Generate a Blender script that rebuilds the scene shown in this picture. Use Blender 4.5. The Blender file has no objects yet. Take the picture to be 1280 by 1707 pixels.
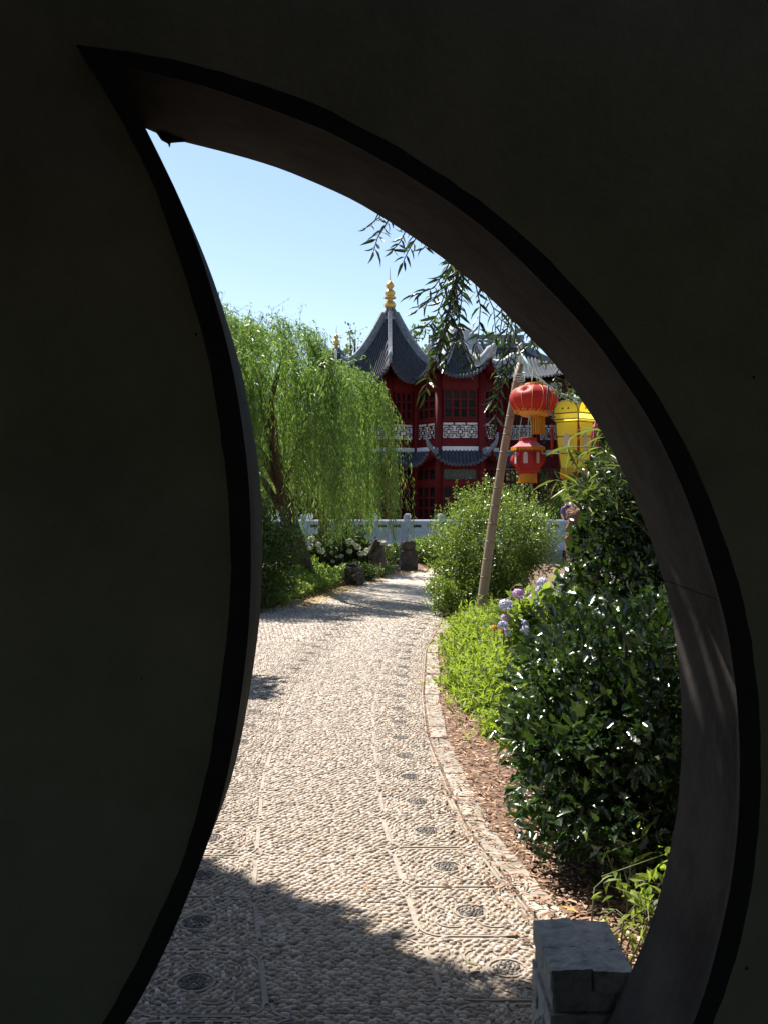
import bpy, math, random
import numpy as np
from mathutils import Vector, Matrix
from mathutils.geometry import tessellate_polygon

random.seed(7)
rng = np.random.default_rng(7)
R = math.radians
scene = bpy.context.scene
COL = scene.collection

# ------------------------------------------------------------------ camera, sky, sun, exposure
F, HX, HY, EYE = 1650.0, 640.0, 830.0, 1.6          # focal length and horizon in photo pixels, eye height
cam_data = bpy.data.cameras.new('camera')
cam = bpy.data.objects.new('camera', cam_data)
COL.objects.link(cam)
cam.location = (0, 0, EYE)
cam.rotation_euler = (R(90), 0, 0)
cam_data.sensor_fit = 'VERTICAL'
cam_data.sensor_height = 36.0
cam_data.sensor_width = 27.0
cam_data.lens = 36.0 * F / 1707.0
cam_data.shift_y = (HY - 853.5) / 1707.0
cam_data.clip_start = 0.05
cam_data.clip_end = 2000
scene.camera = cam

SUN_EL = R(57)
SUN_AZ = math.atan2(-0.64, 0.77)                      # from +Y, clockwise positive
sun_dir = Vector((math.sin(SUN_AZ) * math.cos(SUN_EL), math.cos(SUN_AZ) * math.cos(SUN_EL), math.sin(SUN_EL)))
world = bpy.data.worlds.new('World')
scene.world = world
world.use_nodes = True
wn = world.node_tree
wn.nodes.clear()
sky = wn.nodes.new('ShaderNodeTexSky')
sky.sky_type = 'NISHITA'
sky.sun_disc = False
sky.sun_elevation = SUN_EL
sky.sun_rotation = SUN_AZ
sky.air_density = 1.0
sky.dust_density = 0.6
sky.ozone_density = 1.0
bg = wn.nodes.new('ShaderNodeBackground')
bg.inputs[1].default_value = 0.078
wo = wn.nodes.new('ShaderNodeOutputWorld')
wn.links.new(sky.outputs[0], bg.inputs[0])
wn.links.new(bg.outputs[0], wo.inputs[0])

sun_data = bpy.data.lights.new('sun', 'SUN')
sun_data.energy = 5.0
sun_data.angle = R(0.53)
sun_data.color = (1.0, 0.94, 0.85)
sun = bpy.data.objects.new('sun', sun_data)
sun.rotation_euler = sun_dir.to_track_quat('Z', 'Y').to_euler()
COL.objects.link(sun)

scene.render.engine = 'CYCLES'
scene.view_settings.view_transform = 'Standard'
scene.view_settings.look = 'None'
scene.view_settings.gamma = 1.0
scene.view_settings.use_curve_mapping = False
scene.view_settings.exposure = 1.22
scene.cycles.use_denoising = True
scene.cycles.max_bounces = 8
scene.cycles.diffuse_bounces = 4
scene.cycles.glossy_bounces = 3
scene.cycles.transmission_bounces = 4
scene.cycles.sample_clamp_indirect = 6.0


# ------------------------------------------------------------------ helpers
def at(px, py, Y):
    return Vector(((px - HX) * Y / F, Y, EYE - (py - HY) * Y / F))


def gx(px, Y):
    return (px - HX) * Y / F


def tag(o, label=None, cat=None, group=None, kind=None):
    if label: o['label'] = label
    if cat: o['category'] = cat
    if group: o['group'] = group
    if kind: o['kind'] = kind
    return o


def wm(o):
    m = o.matrix_basis.copy()
    if o.parent:
        m = wm(o.parent) @ o.matrix_parent_inverse @ m
    return m


def attach(o, parent):
    if parent is not None:
        o.parent = parent
        o.matrix_parent_inverse = wm(parent).inverted()
    return o


def thing(name, label, cat, loc=(0, 0, 0), group=None):
    o = bpy.data.objects.new(name, None)
    o.empty_display_size = 0.1
    COL.objects.link(o)
    o.location = loc
    return tag(o, label, cat, group)


def children_of(o):
    return [c for c in COL.objects if c.parent == o]


class MB:
    def __init__(self):
        self.v = []
        self.f = []
        self.m = []
        self.mi = 0

    def add(self, vs, fs):
        b = len(self.v)
        self.v.extend([tuple(p) for p in vs])
        for f in fs:
            self.f.append(tuple(i + b for i in f))
            self.m.append(self.mi)
        return b

    def box(self, x0, x1, y0, y1, z0, z1, fr=None):
        vs = [(x, y, z) for z in (z0, z1) for y in (y0, y1) for x in (x0, x1)]
        if fr is not None:
            vs = [fr @ Vector(p) for p in vs]
        self.add(vs, [(0, 2, 3, 1), (4, 5, 7, 6), (0, 1, 5, 4), (2, 6, 7, 3), (0, 4, 6, 2), (1, 3, 7, 5)])
        return self

    def tube(self, pts, radii, n=6, caps=True):
        pts = [Vector(p) for p in pts]
        if not hasattr(radii, '__len__'):
            radii = [radii] * len(pts)
        b = len(self.v)
        up = None
        rings = []
        for i, p in enumerate(pts):
            d = (pts[min(i + 1, len(pts) - 1)] - pts[max(i - 1, 0)])
            if d.length < 1e-9: d = Vector((0, 0, 1))
            d.normalize()
            if up is None:
                up = Vector((1, 0, 0)) if abs(d.x) < 0.8 else Vector((0, 1, 0))
            a = (up - d * up.dot(d))
            if a.length < 1e-6: a = d.orthogonal()
            a.normalize()
            c = d.cross(a)
            up = a
            rings.append([p + (a * math.cos(2 * math.pi * k / n) + c * math.sin(2 * math.pi * k / n)) * radii[i] for k in range(n)])
        vs = [q for r in rings for q in r]
        fs = []
        for i in range(len(pts) - 1):
            for k in range(n):
                fs.append((i * n + k, i * n + (k + 1) % n, (i + 1) * n + (k + 1) % n, (i + 1) * n + k))
        if caps:
            fs.append(tuple(range(n - 1, -1, -1)))
            fs.append(tuple((len(pts) - 1) * n + k for k in range(n)))
        self.add(vs, fs)
        return self

    def bar(self, pts, w, h, up=(0, 0, 1), caps=True):
        """rectangular section swept along points: w sideways, h along up (from 0 to h); w and h may be lists"""
        pts = [Vector(p) for p in pts]
        up = Vector(up)
        L = len(pts)
        ws = w if hasattr(w, '__len__') else [w] * L
        hs = h if hasattr(h, '__len__') else [h] * L
        vs, fs = [], []
        for i, p in enumerate(pts):
            d = pts[min(i + 1, L - 1)] - pts[max(i - 1, 0)]
            d.normalize()
            s = d.cross(up)
            if s.length < 1e-6: s = Vector((1, 0, 0))
            s.normalize()
            u = s.cross(d).normalized()
            a = s * ws[i] * 0.5
            vs += [p - a, p + a, p + a + u * hs[i], p - a + u * hs[i]]
        for i in range(L - 1):
            for k in range(4):
                fs.append((i * 4 + k, i * 4 + (k + 1) % 4, (i + 1) * 4 + (k + 1) % 4, (i + 1) * 4 + k))
        if caps:
            fs.append((3, 2, 1, 0))
            fs.append(tuple((L - 1) * 4 + k for k in range(4)))
        self.add(vs, fs)
        return self

    def lathe(self, prof, n=16, c=(0, 0, 0), phase=0.0, capb=True, capt=True):
        c = Vector(c)
        vs, fs = [], []
        for r, z in prof:
            for k in range(n):
                a = phase + 2 * math.pi * k / n
                vs.append(c + Vector((r * math.cos(a), r * math.sin(a), z)))
        for i in range(len(prof) - 1):
            for k in range(n):
                fs.append((i * n + k, i * n + (k + 1) % n, (i + 1) * n + (k + 1) % n, (i + 1) * n + k))
        if capb: fs.append(tuple(range(n - 1, -1, -1)))
        if capt: fs.append(tuple((len(prof) - 1) * n + k for k in range(n)))
        self.add(vs, fs)
        return self

    def grid(self, P):
        """P: rows x cols of points"""
        r, c = len(P), len(P[0])
        self.add([q for row in P for q in row],
                 [(i * c + j, i * c + j + 1, (i + 1) * c + j + 1, (i + 1) * c + j) for i in range(r - 1) for j in range(c - 1)])
        return self

    def mesh(self, name, mats, smooth=False):
        me = bpy.data.meshes.new(name)
        me.from_pydata(self.v, [], self.f)
        for m in (mats if isinstance(mats, (list, tuple)) else [mats]):
            me.materials.append(m)
        if any(self.m):
            me.polygons.foreach_set('material_index', self.m)
        if smooth:
            me.polygons.foreach_set('use_smooth', [True] * len(me.polygons))
        me.update()
        return me

    def build(self, name, mats, parent=None, smooth=False, bevel=0.0, kind=None):
        o = bpy.data.objects.new(name, self.mesh(name, mats, smooth))
        COL.objects.link(o)
        attach(o, parent)
        if bevel:
            b = o.modifiers.new('bevel', 'BEVEL')
            b.width = bevel
            b.segments = 2
            b.limit_method = 'ANGLE'
        if kind: o['kind'] = kind
        return o


def unit(a):
    return a / np.maximum(np.linalg.norm(a, axis=-1, keepdims=True), 1e-9)


def frames(D, N):
    D = unit(D)
    Z = unit(N - (N * D).sum(1, keepdims=True) * D + 1e-6)
    X = np.cross(D, Z)
    return np.stack([X, D, Z], axis=2)


def batch_mesh(name, tv, tf, Rm, S, P, mat, rnd=None, smooth=False):
    tv = np.asarray(tv, float)
    S = np.asarray(S, float)
    if S.ndim == 1: S = S[:, None].repeat(3, 1)
    n, k = len(P), len(tv)
    V = np.einsum('nij,nkj->nki', Rm, tv[None] * S[:, None, :]) + P[:, None, :]
    loops = np.concatenate([np.array(f) for f in tf])
    lens = np.array([len(f) for f in tf])
    L = (loops[None] + (np.arange(n) * k)[:, None]).ravel().astype(np.int32)
    tot = np.tile(lens, n).astype(np.int32)
    start = np.concatenate([[0], np.cumsum(tot)[:-1]]).astype(np.int32)
    me = bpy.data.meshes.new(name)
    me.vertices.add(n * k)
    me.vertices.foreach_set('co', V.astype(np.float32).ravel())
    me.loops.add(len(L))
    me.loops.foreach_set('vertex_index', L)
    me.polygons.add(len(tot))
    me.polygons.foreach_set('loop_start', start)
    me.polygons.foreach_set('loop_total', tot)
    if smooth:
        me.polygons.foreach_set('use_smooth', np.ones(len(tot), bool))
    if rnd is None: rnd = rng.random(n)
    at_ = me.attributes.new('rnd', 'FLOAT', 'POINT')
    at_.data.foreach_set('value', np.repeat(rnd, k).astype(np.float32))
    me.materials.append(mat)
    me.update(calc_edges=True)
    return me


def batch(name, tv, tf, Rm, S, P, mat, parent=None, kind=None, smooth=False, rnd=None):
    o = bpy.data.objects.new(name, batch_mesh(name, tv, tf, Rm, S, P, mat, rnd, smooth))
    COL.objects.link(o)
    attach(o, parent)
    if kind: o['kind'] = kind
    return o


def template_mesh(name, tv, tf, mat, smooth=False):
    me = bpy.data.meshes.new(name)
    me.from_pydata([tuple(p) for p in tv], [], tf)
    me.materials.append(mat)
    if smooth:
        me.polygons.foreach_set('use_smooth', [True] * len(me.polygons))
    return me


def singles(name, tv, tf, Rm, S, P, mat, parent, idx, smooth=False):
    """one object for each chosen piece, all sharing one mesh"""
    me = template_mesh(name, tv, tf, mat, smooth)
    inv = wm(parent).inverted()
    S = np.asarray(S, float)
    if S.ndim == 1: S = S[:, None].repeat(3, 1)
    for i in idx:
        o = bpy.data.objects.new(name, me)
        COL.objects.link(o)
        o.parent = parent
        o.matrix_parent_inverse = inv
        M = Matrix([[Rm[i][a][b] * S[i][b] for b in range(3)] + [P[i][a]] for a in range(3)] + [[0, 0, 0, 1]])
        o.matrix_basis = M


# ---- the moon gate's outline, as it stands in its two wall planes (built below as a real reveal)
IN_R = [(192, 108), (256, 126), (319, 140), (373, 157), (412, 171), (467, 191), (522, 212), (551, 224), (617, 259), (672, 291), (734, 330), (797, 375),
        (852, 423), (898, 470), (945, 517), (1000, 582), (1042, 644), (1080, 700), (1111, 762), (1146, 841), (1171, 917), (1198, 1005), (1213, 1072),
        (1224, 1158), (1229, 1240), (1229, 1319), (1225, 1390), (1215, 1470), (1199, 1547), (1180, 1620), (1152, 1707), (1090, 1822), (1000, 1945), (895, 2060), (812, 2140)]
IN_L = [(192, 108), (205, 140), (250, 226), (299, 327), (313, 363), (330, 408), (347, 459), (364, 517), (379, 570), (391, 623), (402, 687), (411, 751), (417, 816), (420, 900),
        (419, 1000), (413, 1083), (401, 1178), (386, 1265), (371, 1331), (348, 1402), (316, 1489), (278, 1580), (237, 1660), (208, 1707), (125, 1830), (36, 1950), (-53, 2060), (-128, 2140)]
OUT_R = [(129, 78), (182, 84), (264, 97), (334, 113), (389, 128), (436, 144), (491, 161), (545, 185), (600, 214), (660, 246), (700, 273), (750, 304), (805, 342), (863, 388),
         (912, 434), (965, 491), (1000, 531), (1017, 554), (1055, 603), (1092, 659), (1130, 725), (1161, 787), (1183, 845), (1207, 905), (1232, 990), (1247, 1058), (1258, 1140),
         (1264, 1207), (1264, 1310), (1259, 1390), (1249, 1476), (1234, 1550), (1214, 1620), (1185, 1707), (1122, 1830), (1032, 1960), (925, 2080), (858, 2140)]
OUT_L = [(129, 78), (170, 144), (213, 218), (248, 288), (272, 347), (292, 405), (311, 464), (329, 520), (344, 576), (355, 634), (367, 707), (376, 775), (384, 869), (387, 940),
         (386, 1000), (378, 1083), (361, 1207), (341, 1315), (312, 1418), (283, 1489), (233, 1597), (173, 1707), (88, 1830), (-2, 1950), (-92, 2060), (-165, 2140)]
BK_R = [(241, 213), (268, 225), (295, 234), (370, 252), (451, 275), (500, 294), (570, 324), (617, 349), (695, 400), (758, 445), (820, 500), (891, 572), (927, 609), (967, 666),
        (999, 712), (1030, 772), (1064, 847), (1091, 917), (1116, 1009), (1130, 1097), (1137, 1200), (1134, 1292), (1126, 1372), (1111, 1438), (1096, 1506), (1069, 1580),
        (1042, 1640), (1013, 1707), (955, 1800), (880, 1890), (820, 1960)]
BK_L = [(241, 213), (253, 237), (291, 311), (313, 360), (334, 408), (358, 470), (376, 526), (396, 590), (411, 652), (426, 737), (433, 792), (437, 850), (438, 920), (436, 1000),
        (430, 1066), (415, 1166), (400, 1245), (380, 1322), (350, 1397), (316, 1475), (280, 1546), (255, 1584), (180, 1695), (100, 1800), (25, 1890), (-35, 1960)]
WALL_N = Vector((-0.0575, 1, 0)).normalized()
WALL_C = Vector((0, 2.0, 0)).dot(WALL_N)
WALL_T = 0.325


def smooth_curve(pts, n):
    """Catmull-Rom through pts, resampled at n even steps"""
    P = [Vector((a, b)) for a, b in pts]
    P = [P[0] * 2 - P[1]] + P + [P[-1] * 2 - P[-2]]
    out = []
    for i in range(1, len(P) - 2):
        for k in range(8):
            t = k / 8
            p0, p1, p2, p3 = P[i - 1:i + 3]
            out.append(0.5 * ((2 * p1) + (p2 - p0) * t + (2 * p0 - 5 * p1 + 4 * p2 - p3) * t * t + (3 * p1 - p0 - 3 * p2 + p3) * t ** 3))
    out.append(P[-2])
    # light smoothing against hand jitter
    for _ in range(24):
        out = [out[0]] + [(out[i - 1] + out[i] * 2 + out[i + 1]) / 4 for i in range(1, len(out) - 1)] + [out[-1]]
    d = [0]
    for a, b in zip(out[:-1], out[1:]): d.append(d[-1] + (b - a).length)
    res = []
    j = 0
    for k in range(n):
        t = d[-1] * k / (n - 1)
        while j < len(d) - 2 and d[j + 1] < t: j += 1
        u = (t - d[j]) / max(d[j + 1] - d[j], 1e-9)
        res.append(out[j].lerp(out[j + 1], u))
    return res


def on_wall(p, depth):
    d = Vector(((p[0] - HX) / F, 1, (HY - p[1]) / F))
    t = (WALL_C + depth) / WALL_N.dot(d)
    q = Vector((0, 0, EYE)) + d * t
    return q


def set_floor(pts):
    pts[-1].z = 0.0
    return pts


NC = 90
C_inR = set_floor([on_wall(p, 0) for p in smooth_curve(IN_R, NC)])
C_inL = set_floor([on_wall(p, 0) for p in smooth_curve(IN_L, NC)])
C_outR = set_floor([on_wall(p, 0) for p in smooth_curve(OUT_R, NC)])
C_outL = set_floor([on_wall(p, 0) for p in smooth_curve(OUT_L, NC)])
C_bkR = set_floor([on_wall(p, WALL_T) for p in smooth_curve(BK_R, NC)])
C_bkL = set_floor([on_wall(p, WALL_T) for p in smooth_curve(BK_L, NC)])
SEEN = np.array(BK_L[::-1] + BK_R[1:], float)


def seen(P):
    """which world points show through the gate, inside the frame"""
    P = np.asarray(P, float)
    px = HX + F * P[:, 0] / P[:, 1]
    py = HY - F * (P[:, 2] - EYE) / P[:, 1]
    ins = np.zeros(len(P), bool)
    x0, y0 = SEEN[-1]
    for x1, y1 in SEEN:
        c = ((y0 > py) != (y1 > py)) & (px < (x1 - x0) * (py - y0) / (y1 - y0 + 1e-9) + x0)
        ins ^= c
        x0, y0 = x1, y1
    return ins & (px > 0) & (px < 1280) & (py > 0) & (py < 1707) & (P[:, 1] > 2.3)


# ------------------------------------------------------------------ materials
def new_mat(name):
    m = bpy.data.materials.new(name)
    m.use_nodes = True
    n = m.node_tree.nodes
    return m, n, m.node_tree.links, n['Principled BSDF']


def ramp(n, l, fac, stops):
    r = n.new('ShaderNodeValToRGB')
    e = r.color_ramp.elements
    e[0].position, e[0].color = stops[0][0], (*stops[0][1], 1)
    e[1].position, e[1].color = stops[-1][0], (*stops[-1][1], 1)
    for p, c in stops[1:-1]:
        x = e.new(p)
        x.color = (*c, 1)
    l.new(fac, r.inputs[0])
    return r.outputs[0]


def surf(name, stops, scale=6, detail=6, rough=0.8, bump=0.3, bscale=40, spec=0.3, metallic=0.0, bdist=0.01, stretch=None, second=None):
    m, n, l, b = new_mat(name)
    tc = n.new('ShaderNodeTexCoord')
    mp = n.new('ShaderNodeMapping')
    l.new(tc.outputs['Object'], mp.inputs[0])
    if stretch: mp.inputs['Scale'].default_value = stretch
    t = n.new('ShaderNodeTexNoise')
    t.inputs['Scale'].default_value = scale
    t.inputs['Detail'].default_value = detail
    t.inputs['Roughness'].default_value = 0.65
    l.new(mp.outputs[0], t.inputs['Vector'])
    c = ramp(n, l, t.outputs['Fac'], stops)
    oi = n.new('ShaderNodeObjectInfo')
    hs = n.new('ShaderNodeHueSaturation')
    mr = n.new('ShaderNodeMapRange')
    mr.inputs['To Min'].default_value = 0.88
    mr.inputs['To Max'].default_value = 1.12
    l.new(oi.outputs['Random'], mr.inputs['Value'])
    l.new(mr.outputs[0], hs.inputs['Value'])
    l.new(c, hs.inputs['Color'])
    l.new(hs.outputs[0], b.inputs['Base Color'])
    b.inputs['Roughness'].default_value = rough
    b.inputs['Specular IOR Level'].default_value = spec
    b.inputs['Metallic'].default_value = metallic
    if bump:
        t2 = n.new('ShaderNodeTexNoise')
        t2.inputs['Scale'].default_value = bscale
        t2.inputs['Detail'].default_value = 5
        l.new(mp.outputs[0], t2.inputs['Vector'])
        bp = n.new('ShaderNodeBump')
        bp.inputs['Strength'].default_value = bump
        bp.inputs['Distance'].default_value = bdist
        l.new(t2.outputs['Fac'], bp.inputs['Height'])
        l.new(bp.outputs[0], b.inputs['Normal'])
    return m


def leafmat(name, stops, rough=0.4, spec=0.5, trans=0.35, tcol=(0.25, 0.4, 0.04)):
    m, n, l, b = new_mat(name)
    a = n.new('ShaderNodeAttribute')
    a.attribute_name = 'rnd'
    oi = n.new('ShaderNodeObjectInfo')
    ad = n.new('ShaderNodeMath')
    ad.operation = 'ADD'
    l.new(a.outputs['Fac'], ad.inputs[0])
    l.new(oi.outputs['Random'], ad.inputs[1])
    fr = n.new('ShaderNodeMath')
    fr.operation = 'FRACT'
    l.new(ad.outputs[0], fr.inputs[0])
    c = ramp(n, l, fr.outputs[0], stops)
    l.new(c, b.inputs['Base Color'])
    b.inputs['Roughness'].default_value = rough
    b.inputs['Specular IOR Level'].default_value = spec
    if trans > 0:
        tr = n.new('ShaderNodeBsdfTranslucent')
        mx = n.new('ShaderNodeMixRGB')
        mx.inputs[0].default_value = 0.55
        mx.inputs[2].default_value = (*tcol, 1)
        l.new(c, mx.inputs[1])
        l.new(mx.outputs[0], tr.inputs[0])
        ms = n.new('ShaderNodeMixShader')
        ms.inputs[0].default_value = trans
        l.new(b.outputs[0], ms.inputs[1])
        l.new(tr.outputs[0], ms.inputs[2])
        l.new(ms.outputs[0], n['Material Output'].inputs['Surface'])
    return m


def piecemat(name, stops, rough=0.7, spec=0.3):
    return leafmat(name, stops, rough, spec, 0.0)


M = {}
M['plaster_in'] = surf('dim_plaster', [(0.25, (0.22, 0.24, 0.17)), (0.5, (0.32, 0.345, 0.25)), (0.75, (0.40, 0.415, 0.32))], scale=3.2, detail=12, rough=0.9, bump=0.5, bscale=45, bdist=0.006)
M['plaster_out'] = surf('grey_plaster', [(0.3, (0.15, 0.145, 0.13)), (0.7, (0.21, 0.20, 0.185))], scale=2, rough=0.9, bump=0.2)  # unseen outer face, darkened to cut bounced light
M['black_trim'] = surf('black_brick_trim', [(0.3, (0.022, 0.022, 0.024)), (0.7, (0.04, 0.04, 0.042))], scale=14, rough=0.75, bump=0.5, bscale=50, bdist=0.006)
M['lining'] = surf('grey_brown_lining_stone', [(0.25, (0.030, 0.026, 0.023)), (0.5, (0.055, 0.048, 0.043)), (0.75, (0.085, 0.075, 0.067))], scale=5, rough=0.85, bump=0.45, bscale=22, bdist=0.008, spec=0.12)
M['dark_floor'] = surf('dark_flagstone', [(0.3, (0.08, 0.08, 0.075)), (0.7, (0.13, 0.125, 0.12))], scale=3)
M['ceiling'] = surf('dark_timber', [(0.3, (0.05, 0.035, 0.025)), (0.7, (0.09, 0.06, 0.045))], scale=3, stretch=(1, 8, 1))
M['soil'] = surf('brown_soil', [(0.3, (0.09, 0.055, 0.035)), (0.5, (0.16, 0.10, 0.07)), (0.7, (0.24, 0.16, 0.11))], scale=26, detail=10, rough=0.95, bump=1.0, bscale=70, bdist=0.02)
M['mortar'] = surf('path_mortar', [(0.3, (0.20, 0.165, 0.13)), (0.7, (0.32, 0.27, 0.22))], scale=30, detail=10, rough=0.9, bump=0.8, bscale=55, bdist=0.012)
M['gravel'] = None
M['pebble'] = piecemat('pale_pebble', [(0.0, (0.20, 0.155, 0.12)), (0.12, (0.33, 0.265, 0.205)), (0.45, (0.41, 0.34, 0.275)), (0.75, (0.48, 0.415, 0.345)), (0.9, (0.56, 0.50, 0.43)), (0.95, (0.27, 0.21, 0.165)), (1.0, (0.13, 0.13, 0.135))], rough=0.5, spec=0.35)
M['dark_pebble'] = piecemat('dark_pebble', [(0.0, (0.065, 0.06, 0.055)), (0.6, (0.13, 0.12, 0.11)), (0.85, (0.22, 0.195, 0.17)), (1.0, (0.36, 0.31, 0.26))], rough=0.6)
M['tile_strip'] = surf('pale_tile_edging', [(0.3, (0.22, 0.185, 0.15)), (0.7, (0.34, 0.29, 0.245))], scale=22, rough=0.8)
M['kerb'] = surf('pale_kerb_stone', [(0.3, (0.17, 0.14, 0.11)), (0.47, (0.27, 0.24, 0.20)), (0.6, (0.36, 0.33, 0.285)), (0.75, (0.22, 0.175, 0.135))], scale=5, detail=12, rough=0.85, bump=0.5, bscale=40)
M['chip'] = piecemat('bark_chip', [(0.0, (0.08, 0.04, 0.025)), (0.4, (0.2, 0.115, 0.075)), (0.75, (0.34, 0.21, 0.14)), (1.0, (0.55, 0.42, 0.30))], rough=0.9)
M['dry_leaf'] = piecemat('fallen_leaf', [(0.0, (0.35, 0.09, 0.03)), (0.5, (0.5, 0.3, 0.06)), (1.0, (0.6, 0.52, 0.25))], rough=0.7)
M['bark'] = surf('bark', [(0.3, (0.05, 0.035, 0.025)), (0.6, (0.11, 0.08, 0.06)), (0.8, (0.17, 0.13, 0.10))], scale=14, bump=1.0, bscale=30, bdist=0.03, stretch=(1, 1, 0.25), rough=0.95)
M['twig'] = surf('twig', [(0.3, (0.10, 0.10, 0.05)), (0.7, (0.2, 0.2, 0.09))], scale=10, bump=0, rough=0.7)
M['grey_stone'] = surf('blue_grey_stone', [(0.32, (0.15, 0.147, 0.137)), (0.45, (0.26, 0.255, 0.235)), (0.55, (0.31, 0.30, 0.28)), (0.7, (0.40, 0.385, 0.35))], scale=24, detail=14, bump=0.9, bscale=60, bdist=0.008, rough=0.8)
M['rock'] = surf('dark_rock', [(0.25, (0.03, 0.026, 0.022)), (0.5, (0.075, 0.062, 0.05)), (0.75, (0.135, 0.11, 0.085))], scale=5, detail=10, bump=1, bscale=16, bdist=0.05, rough=0.9)
M['pale_rock'] = surf('pale_rock', [(0.25, (0.16, 0.15, 0.13)), (0.5, (0.3, 0.28, 0.25)), (0.75, (0.42, 0.4, 0.36))], scale=5, detail=10, bump=1, bscale=16, bdist=0.05, rough=0.9)
M['rust_rock'] = surf('rust_brown_rock', [(0.25, (0.07, 0.035, 0.02)), (0.5, (0.2, 0.10, 0.065)), (0.75, (0.33, 0.18, 0.12))], scale=9, detail=12, bump=1, bscale=26, bdist=0.06, rough=0.95)
M['balustrade'] = surf('pale_blue_grey_stone', [(0.3, (0.44, 0.465, 0.495)), (0.7, (0.54, 0.56, 0.585))], scale=3, rough=0.7, bump=0.2, bscale=20)
M['red'] = surf('dark_red_lacquer', [(0.3, (0.085, 0.005, 0.006)), (0.7, (0.12, 0.008, 0.009))], scale=2, rough=0.6, bump=0.1, spec=0.15)
M['red2'] = surf('red_lacquer_panel', [(0.3, (0.07, 0.005, 0.006)), (0.7, (0.10, 0.008, 0.008))], scale=2, rough=0.65, bump=0.1, spec=0.15)
M['white'] = surf('white_paint', [(0.3, (0.62, 0.62, 0.61)), (0.7, (0.72, 0.72, 0.71))], scale=3, rough=0.8, bump=0.1)
M['tile'] = surf('grey_roof_tile', [(0.3, (0.045, 0.049, 0.058)), (0.6, (0.072, 0.079, 0.092)), (0.8, (0.115, 0.12, 0.13))], scale=8, rough=0.85, spec=0.15, bump=0.4, bscale=18)
M['ridge'] = surf('blue_grey_ridge', [(0.3, (0.12, 0.14, 0.165)), (0.6, (0.22, 0.25, 0.28)), (0.8, (0.42, 0.44, 0.47))], scale=7, rough=0.75, bump=0.5, bscale=14, bdist=0.03)
M['ridge_pale'] = surf('sunlit_pale_ridge', [(0.3, (0.22, 0.24, 0.27)), (0.55, (0.42, 0.44, 0.46)), (0.75, (0.58, 0.59, 0.6))], scale=5, rough=0.75, bump=0.5, bscale=14, bdist=0.03)  # paler ridge copy, brightness of the sunlit bay hips put into it
M['gold'] = surf('gilded_finial', [(0.3, (0.55, 0.34, 0.09)), (0.7, (0.75, 0.50, 0.16))], scale=6, rough=0.38, metallic=0.75, bump=0.2, spec=0.5)
M['glass'] = surf('dark_window_glass', [(0.3, (0.006, 0.007, 0.007)), (0.7, (0.014, 0.016, 0.014))], scale=2, rough=0.14, bump=0.2, bscale=5, spec=0.10)
M['carved'] = surf('carved_dark_panel', [(0.35, (0.035, 0.04, 0.03)), (0.6, (0.13, 0.13, 0.10)), (0.75, (0.06, 0.05, 0.04))], scale=14, rough=0.6, bump=1, bscale=22, bdist=0.04)
M['wood_dark'] = surf('dark_red_timber', [(0.3, (0.05, 0.012, 0.010)), (0.7, (0.085, 0.018, 0.015))], scale=3, rough=0.6)
M['bamboo'] = surf('dry_bamboo', [(0.3, (0.17, 0.125, 0.085)), (0.6, (0.24, 0.185, 0.13)), (0.8, (0.31, 0.25, 0.18))], scale=4, rough=0.55, bump=0.25, bscale=40, stretch=(4, 4, 0.4), spec=0.4)
M['bamboo_node'] = surf('bamboo_node', [(0.3, (0.14, 0.105, 0.07)), (0.7, (0.27, 0.215, 0.16))], scale=12, rough=0.7)
M['cord'] = surf('pale_green_cord', [(0.3, (0.34, 0.55, 0.50)), (0.7, (0.52, 0.68, 0.64))], scale=20, bump=0, rough=0.6)
M['wire'] = surf('dark_wire', [(0.3, (0.03, 0.05, 0.045)), (0.7, (0.06, 0.08, 0.07))], scale=20, bump=0, rough=0.6)
M['steel'] = surf('pale_metal_hook', [(0.3, (0.6, 0.6, 0.58)), (0.7, (0.75, 0.75, 0.72))], scale=5, bump=0, rough=0.4)


def fabric(name, c1, c2, trans, tcol, rough=0.55, scale=5):
    m = surf(name, [(0.3, c1), (0.7, c2)], scale=scale, rough=rough, bump=0.35, bscale=14, bdist=0.012, spec=0.4)
    n, l = m.node_tree.nodes, m.node_tree.links
    tr = n.new('ShaderNodeBsdfTranslucent')
    tr.inputs[0].default_value = (*tcol, 1)
    ms = n.new('ShaderNodeMixShader')
    ms.inputs[0].default_value = trans
    l.new(n['Principled BSDF'].outputs[0], ms.inputs[1])
    l.new(tr.outputs[0], ms.inputs[2])
    l.new(ms.outputs[0], n['Material Output'].inputs['Surface'])
    return m


M['lantern_red'] = fabric('red_lantern_cloth', (0.34, 0.022, 0.020), (0.48, 0.038, 0.032), 0.35, (0.70, 0.05, 0.03))
M['lantern_pink'] = fabric('pink_lantern_cloth', (0.50, 0.10, 0.13), (0.62, 0.17, 0.2), 0.2, (0.7, 0.1, 0.08))  # pink carries the light falling on the hexagonal lantern's roof
M['lantern_yellow'] = fabric('yellow_lantern_cloth', (0.70, 0.60, 0.10), (0.80, 0.71, 0.16), 0.6, (0.98, 0.88, 0.18), scale=9)
M['fringe'] = fabric('orange_fringe', (0.62, 0.30, 0.02), (0.78, 0.42, 0.04), 0.35, (0.8, 0.42, 0.03), scale=30)
M['gold_lace'] = fabric('gold_lace', (0.55, 0.22, 0.03), (0.75, 0.42, 0.08), 0.1, (0.7, 0.35, 0.05), scale=40)
M['dark_line'] = surf('lantern_frame_wire', [(0.3, (0.10, 0.07, 0.03)), (0.7, (0.16, 0.11, 0.05))], scale=10, bump=0)
M['pale_window'] = fabric('pale_lantern_window', (0.62, 0.5, 0.5), (0.74, 0.64, 0.62), 0.3, (0.8, 0.65, 0.6), scale=30)

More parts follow.
